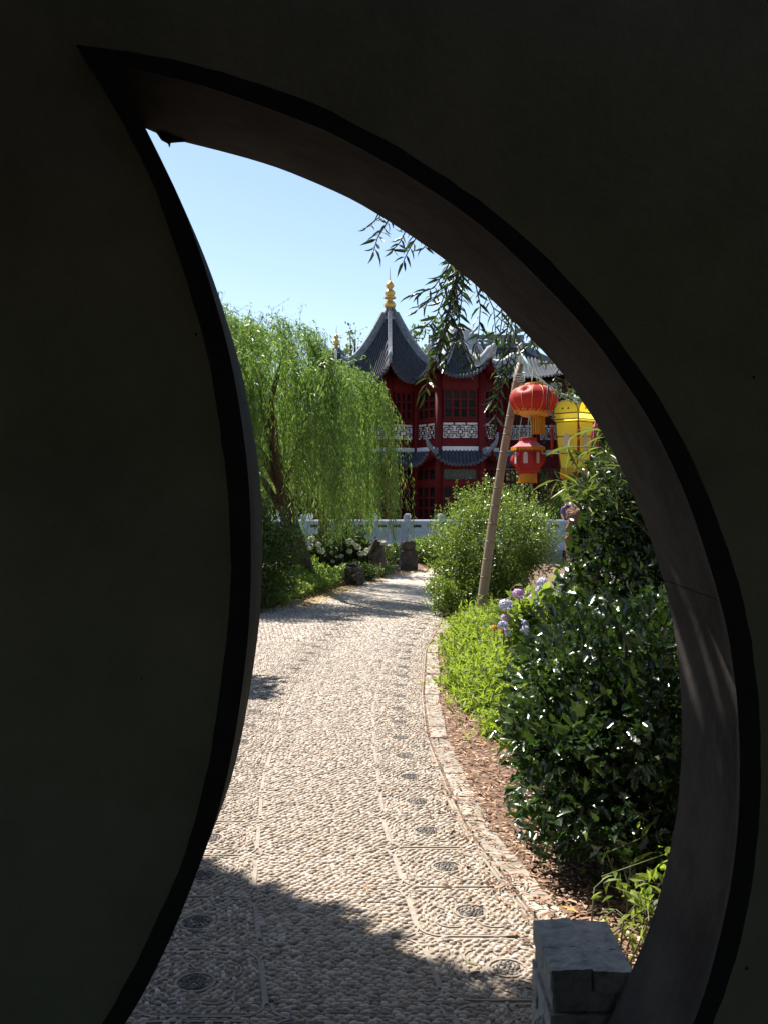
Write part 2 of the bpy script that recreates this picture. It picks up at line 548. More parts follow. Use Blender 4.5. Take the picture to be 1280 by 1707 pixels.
M['willow'] = leafmat('willow_leaf', [(0, (0.03, 0.08, 0.016)), (0.5, (0.085, 0.16, 0.03)), (0.9, (0.18, 0.25, 0.055)), (1, (0.28, 0.30, 0.09))], rough=0.4, spec=0.45, trans=0.48, tcol=(0.34, 0.54, 0.09))
M['willow_near'] = leafmat('shaded_near_willow_leaf', [(0, (0.008, 0.018, 0.008)), (0.6, (0.016, 0.032, 0.012)), (0.8, (0.035, 0.065, 0.015)), (1, (0.12, 0.19, 0.03))], rough=0.35, spec=0.5, trans=0.14, tcol=(0.12, 0.24, 0.03))  # colour darkened for the twigs' shade, bright end for the few sunlit leaves
M['holly'] = leafmat('glossy_dark_leaf', [(0, (0.010, 0.026, 0.008)), (0.6, (0.02, 0.046, 0.012)), (0.9, (0.04, 0.078, 0.016)), (1.0, (0.09, 0.14, 0.025))], rough=0.26, spec=0.7, trans=0.14, tcol=(0.15, 0.3, 0.03))
M['camellia'] = leafmat('dark_shrub_leaf', [(0, (0.005, 0.014, 0.006)), (0.7, (0.010, 0.024, 0.009)), (1, (0.03, 0.055, 0.013))], rough=0.24, spec=0.5, trans=0.14, tcol=(0.15, 0.28, 0.03))
M['privet'] = leafmat('privet_leaf', [(0, (0.04, 0.08, 0.010)), (0.6, (0.08, 0.13, 0.018)), (1, (0.15, 0.20, 0.035))], rough=0.3, spec=0.6, trans=0.38, tcol=(0.36, 0.52, 0.06))
M['lime'] = leafmat('lime_leaf', [(0, (0.04, 0.09, 0.012)), (0.35, (0.10, 0.17, 0.015)), (0.75, (0.17, 0.24, 0.022)), (1, (0.26, 0.29, 0.05))], rough=0.5, spec=0.3, trans=0.5, tcol=(0.46, 0.60, 0.05))
M['bamboo_leaf'] = leafmat('bamboo_leaf', [(0, (0.05, 0.10, 0.015)), (0.6, (0.10, 0.16, 0.03)), (1, (0.2, 0.24, 0.07))], rough=0.4, spec=0.5, trans=0.38, tcol=(0.32, 0.42, 0.05))
M['hydrangea'] = leafmat('hydrangea_leaf', [(0, (0.06, 0.12, 0.018)), (0.6, (0.11, 0.18, 0.028)), (1, (0.19, 0.25, 0.04))], rough=0.4, spec=0.5, trans=0.45, tcol=(0.48, 0.64, 0.08))
M['shade_green'] = leafmat('green_leaf', [(0, (0.025, 0.055, 0.012)), (0.6, (0.045, 0.085, 0.018)), (1, (0.08, 0.12, 0.03))], rough=0.5, spec=0.4, trans=0.3, tcol=(0.2, 0.3, 0.03))
M['far_green'] = leafmat('far_tree_leaf', [(0, (0.03, 0.06, 0.02)), (0.6, (0.055, 0.10, 0.03)), (1, (0.1, 0.15, 0.045))], rough=0.6, spec=0.3, trans=0.3, tcol=(0.2, 0.3, 0.05))
M['lilac'] = piecemat('lilac_petal', [(0, (0.44, 0.45, 0.68)), (0.6, (0.60, 0.58, 0.78)), (1, (0.74, 0.72, 0.85))], rough=0.7)
M['mauve'] = piecemat('mauve_petal', [(0, (0.45, 0.26, 0.50)), (0.6, (0.6, 0.38, 0.6)), (1, (0.72, 0.55, 0.72))], rough=0.7)
M['whitebloom'] = piecemat('cream_petal', [(0, (0.5, 0.55, 0.36)), (0.6, (0.68, 0.70, 0.56)), (1, (0.78, 0.78, 0.68))], rough=0.7)

# water
m, n, l, b = new_mat('pond_water')
b.inputs['Base Color'].default_value = (0.015, 0.022, 0.016, 1)
b.inputs['Roughness'].default_value = 0.05
t = n.new('ShaderNodeTexNoise'); t.inputs['Scale'].default_value = 5; t.inputs['Detail'].default_value = 3
bp = n.new('ShaderNodeBump'); bp.inputs['Strength'].default_value = 0.15; bp.inputs['Distance'].default_value = 0.05
tc = n.new('ShaderNodeTexCoord'); l.new(tc.outputs['Object'], t.inputs['Vector'])
l.new(t.outputs['Fac'], bp.inputs['Height']); l.new(bp.outputs[0], b.inputs['Normal'])
M['water'] = m

# cobbled paving beyond the individually laid pebbles
m, n, l, b = new_mat('distant_pebble_paving')
tc = n.new('ShaderNodeTexCoord')
mp = n.new('ShaderNodeMapping'); mp.inputs['Scale'].default_value = (1, 1.5, 1)
l.new(tc.outputs['Object'], mp.inputs[0])
v = n.new('ShaderNodeTexVoronoi'); v.inputs['Scale'].default_value = 26
l.new(mp.outputs[0], v.inputs['Vector'])
c1 = ramp(n, l, v.outputs['Color'], [(0, (0.25, 0.205, 0.165)), (0.5, (0.37, 0.31, 0.255)), (1, (0.45, 0.39, 0.33))])
l.new(c1, b.inputs['Base Color'])
b.inputs['Roughness'].default_value = 0.7
iv = n.new('ShaderNodeMath'); iv.operation = 'SUBTRACT'; iv.inputs[0].default_value = 1.0
l.new(v.outputs['Distance'], iv.inputs[1])
bp = n.new('ShaderNodeBump'); bp.inputs['Strength'].default_value = 0.9; bp.inputs['Distance'].default_value = 0.015
l.new(iv.outputs[0], bp.inputs['Height']); l.new(bp.outputs[0], b.inputs['Normal'])
M['gravel'] = m


# ------------------------------------------------------------------ ground, pond, room
def interp(xs, ys):
    return lambda q: np.interp(q, xs, ys)


# left boundary of the paving (beds beyond) and the right kerb line, as functions of depth Y
Xo = interp([2.0, 2.6, 3.1, 3.83, 4.76, 5.5, 6.6, 8.0, 10.35, 12.6, 15, 18, 20.3, 22.5, 24], [1.05, .86, .72, .557, .40, .345, .29, .315, .44, .72, .95, 1.15, 1.35, 2.2, 3.2])
Xi = interp([2.0, 3.07, 3.57, 4.8, 6.3, 7.5, 9.8, 11, 12.6, 15], [.45, .20, .13, .0, -.065, -.09, .0, .10, .3, .55])
Xl = interp([2.0, 3.07, 4.06, 5.6, 7.1, 8.25, 9.1, 10.8, 12.6, 15], [-.17, -.36, -.53, -.68, -.73, -.74, -.60, -.48, -.3, -.05])
Xbed = interp([2.0, 5, 9, 11, 12.7, 15.1, 18.2, 20, 21.5, 22.8], [-4, -4, -3.4, -2.6, -1.72, -1.28, -.66, -.1, .55, 1.6])


def build_ground():
    xs = np.concatenate([[-400, -150, -60, -30], np.linspace(-20, 20, 81), [30, 60, 150, 400]])
    ys = np.concatenate([[-60, -20], np.linspace(-6, 60, 111), [80, 130, 300, 700]])
    Xg, Yg = np.meshgrid(xs, ys)

    def sstep(a, b, x):
        t = np.clip((x - a) / (b - a), 0, 1)
        return t * t * (3 - 2 * t)
    edge = 24.3 + 0.35 * np.sin(Xg * 1.3)
    dep = sstep(edge, edge + 1.4, Yg) * (1 - sstep(52, 54, Yg)) * sstep(-17, -15, Xg) * (1 - sstep(16, 18, Xg))
    Z = -1.1 * dep
    # the planting beds lie a little above the paving
    bed = (Yg > 11.5) & (Yg < 24) & (Xg < Xbed(Yg) - 0.5)
    Z = Z + 0.10 * bed
    Z = Z - 0.006
    b = MB()
    b.grid([[(Xg[i, j], Yg[i, j], Z[i, j]) for j in range(len(xs))] for i in range(len(ys))])
    tag(b.build('ground', M['soil'], smooth=True), kind='structure')
    b = MB()
    b.add([(-17, 24.2, -0.42), (18, 24.2, -0.42), (18, 54, -0.42), (-17, 54, -0.42)], [(0, 1, 2, 3)])
    tag(b.build('pond_water', M['water']), kind='structure')


build_ground()

path = MB()
ysamp = np.concatenate([np.linspace(2.35, 14, 60), np.linspace(14.3, 23.5, 40)])
path.grid([[(float(Xbed(y)) if y > 3 else -4.0, y, 0.002), (max(float(Xbed(y)) + .02, float(Xl(y)) - 1.15), y, 0.002), (0.5 * float(Xo(y) + Xl(y)), y, 0.002), (float(Xo(y)), y, 0.002)] for y in ysamp])
# split materials by depth: mortar near (pebbles laid on it), pebble paving texture far
path.m = [0 if path.v[f[0]][1] < 15.2 and i % 3 else 1 for i, f in enumerate(path.f)]
path = path.build('path', [M['mortar'], M['gravel']])
tag(path, kind='structure')

# dark gallery behind the wall, where the camera stands
b = MB().box(-3.4, 3.4, -3.2, 1.9, -0.05, 0.002)
tag(b.build('floor', M['dark_floor']), kind='structure')
b = MB().box(-3.5, 3.5, -3.3, 1.7, 3.2, 3.3)
tag(b.build('ceiling', M['ceiling']), kind='structure')
tag(MB().box(-3.55, -3.4, -3.2, 1.76, 0.003, 3.2).build('wall_left', M['plaster_in']), kind='structure')
tag(MB().box(3.4, 3.55, -3.2, 2.1, 0.003, 3.2).build('wall_right', M['plaster_in']), kind='structure')
b = MB().box(-3.55, -0.7, -3.35, -3.205, 0.003, 3.2)
b.box(0.7, 3.55, -3.35, -3.205, 0.003, 3.2)
b.box(-0.7, 0.7, -3.35, -3.205, 2.3, 3.2)
tag(b.build('wall_back', M['plaster_in']), kind='structure')


# ------------------------------------------------------------------ the wall with the leaf-shaped gate
def wall_point(u, z, depth):
    """point on the wall plane at lateral world-x u"""
    y = (WALL_C + depth - WALL_N.x * u) / WALL_N.y
    return Vector((u, y, z))


gate = thing('garden_wall', 'thick dark wall pierced by the leaf-shaped doorway with a black border', 'wall', (0, 2.1, 0))


def wall_face(curL, curR, depth, name, mat, flip):
    loop = [wall_point(-4, 0, depth)] + curL[::-1] + curR[1:] + [wall_point(4, 0, depth), wall_point(4, 3.25, depth), wall_point(-4, 3.25, depth)]
    tri = tessellate_polygon([[Vector((p.x, p.z, 0)) for p in loop]])
    b = MB()
    b.add(loop, [tuple(t if not flip else t[::-1]) for t in tri])
    b.build(name, mat, gate)


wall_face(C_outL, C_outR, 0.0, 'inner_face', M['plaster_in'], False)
wall_face(C_bkL, C_bkR, WALL_T, 'outer_face', M['plaster_out'], True)


def band(cA, cB, proud, name):
    """black border between two curves of the front plane, standing proud of the plaster"""
    o = WALL_N * -proud
    w = WALL_N * 0.004
    b = MB()
    b.grid([[a + w, a + o, c + o, c + w] for a, c in zip(cA, cB)])
    return b.build(name, M['black_trim'], gate, smooth=False)


# slightly ragged outer edge, as the mortar line is in the photograph
def ragged(c, amp):
    out = []
    for i, p in enumerate(c):
        k = 0 if i in (0, len(c) - 1) else amp * (random.random() - 0.5)
        t = (c[min(i + 1, len(c) - 1)] - c[max(i - 1, 0)]).normalized()
        out.append(p + t.cross(WALL_N) * k)
    return out


band(ragged(C_outR, 0.0032), C_inR, 0.010, 'border')
band(ragged(C_outL, 0.0032), C_inL, 0.010, 'border')


def lining(cF, cB, i0, i1, name):
    b = MB()
    o = WALL_N * -0.006
    steps = [0.0, 0.08, 0.35, 0.65, 0.92, 1.0]
    b.grid([[(cF[i] + o).lerp(cB[i], s) for s in steps] for i in range(i0, i1 + 1)])
    return b.build(name, M['lining'], gate, smooth=True)


# the lining is laid in long stone lengths with thin joints between them
def trimmed(c, i0, i1, gap):
    c = [p.copy() for p in c]
    d = (c[i1] - c[i1 - 1]).normalized()
    c[i1] = c[i1] - d * gap
    return c


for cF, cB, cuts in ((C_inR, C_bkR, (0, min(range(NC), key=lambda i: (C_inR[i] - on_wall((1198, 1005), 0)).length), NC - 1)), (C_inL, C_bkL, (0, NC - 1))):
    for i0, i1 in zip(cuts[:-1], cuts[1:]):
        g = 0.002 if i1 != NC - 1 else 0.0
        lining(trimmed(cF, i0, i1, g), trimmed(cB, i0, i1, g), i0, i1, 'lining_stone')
# mortar bed behind the joints
b = MB()
for cF, cB in ((C_inR, C_bkR), (C_inL, C_bkL)):
    out = []
    for a, c in zip(cF, cB):
        out.append([a + WALL_N * 0.02, c - WALL_N * 0.02])
    sgn = 1 if cF is C_inR else -1
    b.grid([[p + Vector((0.012 * sgn, 0, 0.012 if sgn > 0 else 0)) for p in r] for r in out])
b.build('mortar_bed', M['black_trim'], gate)
# a lump of old mortar hanging at the top of the reveal
p = on_wall((281, 234), WALL_T - 0.01)
b = MB()
b.tube([p + Vector((-0.026, 0, 0.022)), p + Vector((-0.01, 0, 0.008)), p + Vector((0.0, 0, 0.004)), p + Vector((0.022, 0, 0.003)), p + Vector((0.04, 0, 0.0))], [0.004, 0.010, 0.0115, 0.008, 0.004], 8)
b.tube([p + Vector((0, 0, 0)), p + Vector((0.003, 0, -0.010)), p + Vector((0.003, 0, -0.016))], [0.006, 0.0025, 0.001], 6)
b.build('mortar_lump', M['black_trim'], gate, smooth=True)
# knocks and specks in the plaster
for (px, py, s_) in ((1255, 627, .0035), (327, 556, .003), (1243, 1612, .004), (236, 1130, .002)):
    c = on_wall((px, py), -0.0005)
    MB().tube([c, c + Vector((s_ * .3, 0, -s_ * .8)), c + Vector((s_ * .2, 0, -s_ * 1.8))], [s_, s_ * .8, s_ * .2], 6).build('plaster_chip', M['black_trim'], gate)
# tiled coping on top
b = MB()
for s in (-1, 1):
    for k in range(44):
        x = -3.9 + k * 0.18
        c = wall_point(x, 3.5, WALL_T / 2)
        b.tube([c + WALL_N * 0.02 * s, c + WALL_N * 0.34 * s + Vector((0, 0, -0.2))], 0.06, 6)
b.build('coping_tile', M['tile'], gate)
b = MB()
b.bar([wall_point(-4, 3.24, WALL_T / 2), wall_point(4, 3.24, WALL_T / 2)], 0.55, 0.10)
b.bar([wall_point(-4, 3.34, WALL_T / 2), wall_point(4, 3.34, WALL_T / 2)], 0.2, 0.26)
b.build('coping', M['tile'], gate)

# ------------------------------------------------------------------ path: ridges, pebbles, medallions, kerb
PEB = []
for k in range(6):
    a = 2 * math.pi * k / 6
    PEB.append((math.cos(a), math.sin(a), 0.0))
for k in range(6):
    a = 2 * math.pi * (k + 0.5) / 6
    PEB.append((0.78 * math.cos(a), 0.78 * math.sin(a), 0.7))
PEB.append((0, 0, 1.0))
PEB_F = [(k, (k + 1) % 6, 6 + k) for k in range(6)] + [((k + 1) % 6, 6 + (k + 1) % 6, 6 + k) for k in range(6)] + [(6 + k, 6 + (k + 1) % 6, 12) for k in range(6)]

ridge_mb = MB()
ridge_pts = []


def ridge(pts, w=0.016, h=0.012):
    w, h = w * .66, h * .38
    pts = [(p[0], p[1], 0.003) for p in pts]
    ridge_mb.bar(pts, w, h)
    for a, c in zip(pts[:-1], pts[1:]):
        m_ = max(2, int(math.dist(a, c) / 0.008))
        for k in range(m_):
            t_ = k / m_
            ridge_pts.append((a[0] + (c[0] - a[0]) * t_, a[1] + (c[1] - a[1]) * t_, w))


cells = []
dark_discs = []
for side in ('r', 'l'):
    start = 3.13 - 0.46 * 2 if side == 'r' else 3.03 - 0.46
    for k in range(28):
        y0, y1 = start + 0.46 * k, start + 0.46 * (k + 1)
        if y1 < 2.3 or y0 > 14.2: continue
        if side == 'r':
            A = lambda a, bb: (float(Xi(bb) + (Xo(bb) - 0.02 - Xi(bb)) * a), bb)
        else:
            A = lambda a, bb: (float(Xl(bb) - 0.43 * a), bb)
        yc = (y0 + y1) / 2
        cx = A(0.53, yc)[0]
        cells.append((side, y0, y1, cx, yc))
        g = 0.012
        # rounded cell outline
        loop = []
        for (ca, cb, a0) in ((0.80, 0.80, 0), (0.20, 0.80, 90), (0.20, 0.20, 180), (0.80, 0.20, 270)):
            for q in range(5):
                a = R(a0 + 90 * q / 4)
                loop.append(A(min(1, max(0, ca + 0.18 * math.cos(a))), y0 + (y1 - y0) * (cb + 0.17 * math.sin(a))))
        loop.append(loop[0])
        ridge(loop, 0.014, 0.010)
        # pointed bracket running out into the middle strip at the joint
        sg = -1 if side == 'r' else 1
        x0 = A(0.0, y0)[0]
        for e in (1, -1):
            ridge([(x0 + sg * 0.075, y0), (x0 + sg * 0.045, y0 + e * 0.012), (x0 + sg * 0.012, y0 + e * 0.04), (x0 - sg * 0.0, y0 + e * 0.09)], 0.016, 0.011)
        ridge([A(0.0, y0 + 0.09), A(0.0, yc), A(0.0, y1 - 0.09)], 0.018, 0.011)
        rr = 0.052
        ridge([(cx + (rr + 0.012) * math.cos(R(a)), yc + (rr + 0.012) * math.sin(R(a))) for a in range(0, 361, 24)], 0.013, 0.011)
        for q in range(4):
            a0 = 45 + 90 * q
            lx, ly = cx + 0.112 * math.cos(R(a0)), yc + 0.112 * math.sin(R(a0))
            ridge([(lx + 0.062 * math.cos(R(a0 + d_)), ly + 0.062 * math.sin(R(a0 + d_))) for d_ in range(-120, 121, 30)], 0.011, 0.009)
        dark_discs.append((cx, yc, rr))
ridge([(float(Xo(y)) - 0.008, y) for y in np.linspace(2.4, 14.2, 70)], 0.016, 0.012)
ridge([(float(Xl(y)) - 0.44, y) for y in np.linspace(2.4, 14.2, 70)], 0.016, 0.012)
ridge_mb.build('tile_edging', M['tile_strip'], path)

ridge_arr = np.array(ridge_pts)
grid_cell = 0.03
occ = {}
for x, y, w in ridge_pts:
    occ.setdefault((int(x // grid_cell), int(y // grid_cell)), []).append((x, y, w))


def near_ridge(x, y, pad):
    i, j = int(x // grid_cell), int(y // grid_cell)
    for a in (-1, 0, 1):
        for c in (-1, 0, 1):
            for (qx, qy, w) in occ.get((i + a, j + c), ()):
                d = w / 2 + pad
                if (qx - x) ** 2 + (qy - y) ** 2 < d * d: return True
    return False


pebs, dpebs = [], []          # x, y, half length, half width, height, angle
y = 2.36
row = 0
while y < 15.5:
    st = 0.0265 if y < 7 else (0.032 if y < 11 else .044)
    xl = max(-1.85, (330 - HX) * y / F - 0.75) if y < 6.5 else max(-2.9, (400 - HX) * y / F - 0.3)
    x = xl + (row % 2) * 0.018
    while x < float(Xo(y)) - 0.02:
        px_, py_ = x + rng.uniform(-.006, .006), y + rng.uniform(-.005, .005)
        x += st * 1.18
        mid = float(Xl(py_)) < px_ < float(Xi(py_))
        band_zone = (not mid) and (px_ > float(Xl(py_)) - 0.44)
        if near_ridge(px_, py_, 0.003): continue
        dk = False
        ang = rng.normal(0, 0.25)
        a_, b_, h_ = (st / .031) * rng.uniform(.0165, .0225), (st / .031) * rng.uniform(.0080, .0118), rng.uniform(.0075, .0125)
        if band_zone:
            for (cx, cy, rr) in dark_discs:
                dd = math.hypot(px_ - cx, py_ - cy)
                if dd < rr + 0.006:
                    dk = True
                    break
                if dd < 0.24:
                    ang = math.atan2(py_ - cy, px_ - cx) + math.pi / 2 + rng.normal(0, 0.5)
                    break
            a_, b_ = a_ * 0.9, b_ * 0.95
        elif not mid:
            ang = rng.uniform(0, 3.14)
        if not dk:
            pebs.append((px_, py_, a_, b_, h_, ang))
    y += st * 0.72
    row += 1
for cx, cy, rr in dark_discs:
    if cy > 9: nn = 20
    else: nn = 34
    for k in range(nn):
        r_ = rr * math.sqrt((k + 0.5) / nn) * 0.97
        a = k * 2.39996
        dpebs.append((cx + r_ * math.cos(a), cy + r_ * math.sin(a), .0105, .0062, .0085, a + 1.57 + rng.normal(0, .4)))


def lay(arr):
    arr = np.array(arr)
    n_ = len(arr)
    c, s = np.cos(arr[:, 5]), np.sin(arr[:, 5])
    tz = rng.normal(0, 0.10, (n_, 2))
    Rm = np.zeros((n_, 3, 3))
    Rm[:, 0, 0], Rm[:, 0, 1], Rm[:, 1, 0], Rm[:, 1, 1], Rm[:, 2, 2] = c, -s, s, c, 1
    Rm[:, 2, 0], Rm[:, 2, 1] = tz[:, 0], tz[:, 1]
    S = arr[:, 2:5]
    P = np.column_stack([arr[:, 0], arr[:, 1], np.full(n_, 0.001)])
    return Rm, S, P


Rm, S, P = lay(pebs)
vis = np.where(seen(P))[0]
first = vis[np.argsort(P[vis, 1])][:300]
mask = np.ones(len(P), bool)
mask[first] = False
singles('pebble', PEB, PEB_F, Rm, S, P, M['pebble'], path, first, smooth=True)
batch('pebbles', PEB, PEB_F, Rm[mask], S[mask], P[mask], M['pebble'], path, 'stuff', smooth=True)
Rm, S, P = lay(dpebs)
batch('dark_pebbles', PEB, PEB_F, Rm, S, P, M['dark_pebble'], path, 'stuff', smooth=True)

# kerb stones, one by one along the right edge
y = 3.55
while y < 12.4:
    L = rng.uniform(0.30, 0.56)
    y1 = y + L - 0.006
    w = rng.uniform(0.108, 0.125)
    j = rng.uniform(-.004, .004)
    zt = 0.017 + rng.uniform(-.004, .005)
    if y < 4.6 or rng.random() < .12: zt = .009 + rng.uniform(-.003, .003)
    b = MB()
    q = []
    for yy in (y, (y + y1) / 2, y1):
        xo = float(Xo(yy)) + 0.012 + j
        q.append([(xo, yy, -0.03), (xo, yy, zt), (xo + w, yy + rng.uniform(-.012, .012), zt - 0.003), (xo + w, yy, -0.03)])
    b.grid(q)
    b.add(q[0], [(0, 1, 2, 3)])
    b.add(q[2], [(3, 2, 1, 0)])
    b.build('kerb_stone', M['kerb'], path, bevel=0.006)
    y += L

# bark mulch, twigs and fallen leaves over bed and path edge
n_ = 15000
yy = 2.6 + (rng.random(n_) ** 1.4) * 10
xx = np.array([float(Xo(q)) for q in yy]) + rng.normal(0.32, 0.30, n_)
keep = (xx > np.array([float(Xo(q)) for q in yy]) - rng.exponential(1, n_) * np.interp(yy, [3, 4.6, 6], [.16, .09, .04])) & (xx < 2.2)
yy, xx = yy[keep], xx[keep]
n_ = len(xx)
D = np.column_stack([rng.normal(0, 1, n_), rng.normal(0, 1, n_), rng.normal(0, .12, n_)])
N = np.column_stack([rng.normal(0, .25, n_), rng.normal(0, .25, n_), np.ones(n_)])
CHIP = [(-.5, 0, 0), (.5, .1, 0), (.4, 1, .1), (-.4, .9, .05), (0, .5, .35)]
CHIP_F = [(0, 1, 4), (1, 2, 4), (2, 3, 4), (3, 0, 4)]
Ls = rng.uniform(.012, .055, n_)
S = np.column_stack([rng.uniform(.004, .012, n_), Ls, np.full(n_, .01)])
inpath = xx < np.array([float(Xo(q)) for q in yy]) + 0.16
P = np.column_stack([xx, yy, np.where(inpath, .012, 0) + rng.uniform(.0, .014, n_)])
o = batch('bark_mulch', CHIP, CHIP_F, frames(D, N), S, P, M['chip'], None, 'stuff')
tag(o, 'loose brown bark mulch and twigs along the right kerb', 'mulch')

LEAF = [(0, 0, 0), (-.5, .38, .05), (.5, .38, .05), (0, .45, -.03), (-.36, .72, .04), (.36, .72, .04), (0, 1, -.06)]
LEAF_F = [(0, 3, 1), (0, 2, 3), (1, 3, 4), (3, 2, 5), (3, 6, 4), (3, 5, 6)]
for (px, py, s, lab) in ((655, 1329, .05, 'curled red-brown fallen leaf on the pebble path'), (806, 1623, .075, 'long yellow fallen leaf beside the lowest dark pebble medallion'),
                         (860, 1672, .05, 'small yellow fallen leaf on the path left of the stone block'), (616, 1496, .04, 'small tan fallen leaf in the middle strip of the path'),
                         (1035, 1580, .06, 'orange-yellow fallen leaf on the mulch by the stone block'), (967, 1533, .09, 'pale curled leaf on the mulch just behind the stone block'),
                         (812, 1248, .09, 'pale wood splinter on the mulch beside the kerb')):
    Y = EYE * F / (py - HY)
    me = template_mesh('fallen_leaf', LEAF, LEAF_F, M['dry_leaf'])
    o = bpy.data.objects.new('fallen_leaf', me)
    COL.objects.link(o)
    o.location = (gx(px, Y), Y, 0.024)
    o.scale = (s * 0.35, s, s * 0.6)
    o.rotation_euler = (0.15, 0.2, random.uniform(0.6, 2.2))
    tag(o, lab, 'leaf')

# ------------------------------------------------------------------ stone block beside the gate
blk = thing('stone_block', 'weathered blue-grey stone block with cracked flat top just outside the gate', 'stone block', (0.47, 2.52, 0))


def slab_mesh(x0, x1, y0, y1, z0, z1, n=9, crown=0.0, jit=0.002, seed=3, tilt=0.0):
    """closed box of a grid of points with a slightly uneven, crowned top"""
    r_ = random.Random(seed)
    b = MB()
    top = [[(x0 + (x1 - x0) * i / n, y0 + (y1 - y0) * j / n, z1 + crown * (1 - ((2 * i / n - 1) ** 2)) + tilt * (i / n) + r_.uniform(-jit, jit)) for i in range(n + 1)] for j in range(n + 1)]
    b.grid(top)
    rim = [top[0][i] for i in range(n + 1)] + [top[j][n] for j in range(1, n + 1)] + [top[n][i] for i in range(n - 1, -1, -1)] + [top[j][0] for j in range(n - 1, 0, -1)]
    m_ = len(rim)
    vs = rim + [(p[0], p[1], z0) for p in rim]
    b.add(vs, [(k, k + m_, (k + 1) % m_ + m_, (k + 1) % m_) for k in range(m_)])
    return b


# the top slab is split by cracks into four pieces
zt = 0.452
xs_ = (0.378, 0.478, 0.577)
for i, (x0, x1) in enumerate(((0.376, 0.4775), (0.4795, 0.578))):
    for j, (y0, y1) in enumerate(((2.40, 2.5215), (2.5235, 2.69))):
        slab_mesh(x0, x1, y0, y1, zt - 0.052, zt + (0.001 if i else 0), 8, 0.0, 0.0012, 5 + i * 2 + j, (0.006 if i == 0 else -0.004)).build('top_piece', M['grey_stone'], blk, smooth=False, bevel=0.007)
b = MB()
b.box(0.381, 0.573, 2.409, 2.686, 0.3465, zt - 0.0505)
b.build('neck', M['grey_stone'], blk, bevel=0.008)
b = MB()
b.box(0.535, 0.5775, 2.3985, 2.69, 0.347, zt - 0.0525)
b.build('end_lug', M['grey_stone'], blk, bevel=0.006)
b = slab_mesh(0.374, 0.58, 2.398, 2.694, 0.003, 0.346, 10, 0, 0.003, 11)
b.build('shaft', M['grey_stone'], blk, bevel=0.009)
# carved relief scrolls on the left face
b = MB()
for cz, cy, rr in ((0.26, 2.50, 0.035), (0.20, 2.58, 0.04), (0.14, 2.48, 0.032), (0.28, 2.61, 0.028), (0.10, 2.60, 0.034)):
    pts = [(0.373, cy + rr * (1 - q / 26) * math.cos(q * 0.55), cz + rr * (1 - q / 26) * math.sin(q * 0.55)) for q in range(24)]
    b.tube(pts, 0.006, 5)
b.build('relief', M['grey_stone'], blk, smooth=True)

# set where the photograph shows it, clear of the reveal
for o in children_of(blk):
    o.location.x += 0.027

# ------------------------------------------------------------------ bridge with stone balustrade
BY = 34.0
br = thing('bridge', 'low flat stone footbridge crossing the pond in front of the red pavilion', 'bridge', (1, BY, 0))
b = MB().box(-8, 9.5, BY - 0.18, BY + 2.2, -0.20, -0.02)
b.build('deck', M['balustrade'], br, bevel=0.02)
for x in np.arange(-7.5, 9.6, 2.36):
    MB().box(x - 0.2, x + 0.2, BY + 0.1, BY + 1.9, -1.2, -0.203).build('pier', M['rock'], br)

post_me = None


def balustrade(y, x0, npost, step, label, zb=-0.018, skip=()):
    root = thing('stone_balustrade', label, 'balustrade', (x0, y, zb))
    mb = MB()
    mb.box(-.11, .11, -.11, .11, 0, .84)
    mb.box(-.075, .075, -.075, .075, .84, .88)
    mb.box(-.11, .11, -.11, .11, .88, 1.0)
    mb.box(-.085, .085, -.085, .085, 1.0, 1.05)
    me = mb.mesh('post', M['balustrade'])
    mats = []
    w = step - 0.224
    pm = MB()
    pm.box(-w / 2, w / 2, -.075, .075, .76, .83)
    pm.box(-w / 2, w / 2, -.06, .06, .70, .757)
    pm.box(-w / 2, w / 2, -.05, .05, .56, .60)
    pm.box(-w / 2, -w * .40, -.05, .05, .60, .70)
    pm.box(w * .40, w / 2, -.05, .05, .60, .70)
    pm.box(-w * .11, w * .11, -.05, .05, .60, .70)
    pm.box(-w * .07, w * .07, -.065, -.05, .585, .66)
    pm.box(-w / 2, w / 2, -.045, .045, .10, .56)
    pm.box(-w / 2, w / 2, -.07, .07, 0.0, .10)
    pm.mi = 1  # dark fill in the slots stands in for their shade
    for sg_ in (-1, 1):
        a_, c_ = sorted((sg_ * w * .11, sg_ * w * .40))
        pm.box(a_ + .001, c_ - .001, .0, .02, .601, .699)
    pme = pm.mesh('panel', [M['balustrade'], M['rock']])
    rm = MB()
    for cx in (-w * .25, w * .25):
        fw, fh = w * .40, .30
        for (a0, a1, c0, c1) in ((-fw / 2, fw / 2, .48, .50), (-fw / 2, fw / 2, .16, .18), (-fw / 2, -fw / 2 + .02, .18, .48), (fw / 2 - .02, fw / 2, .18, .48)):
            rm.box(cx + a0, cx + a1, -.058, -.046, c0, c1)
        for (qx, qz, s) in ((0, .33, .07), (-.08, .38, .045), (.08, .28, .045), (.09, .40, .035), (-.09, .26, .035)):
            pts = [(cx + qx + s * math.cos(a), -.047, qz + s * math.sin(a)) for a in np.linspace(0, 5.6, 9)]
            rm.tube(pts, 0.014, 5)
    rme = rm.mesh('relief', M['balustrade'])
    for k in range(npost):
        o = bpy.data.objects.new('post', me)
        COL.objects.link(o)
        o.parent = root
        o.location = (k * step, 0, 0)
        if k == 0:
            bv = o.modifiers.new('bevel', 'BEVEL'); bv.width = 0.012; bv.segments = 1
        if k < npost - 1 and k not in skip:
            p_ = bpy.data.objects.new('panel', pme)
            COL.objects.link(p_)
            p_.parent = root
            p_.location = (k * step + step / 2, 0, 0)
            r_ = bpy.data.objects.new('relief', rme)
            COL.objects.link(r_)
            r_.parent = p_
    return root


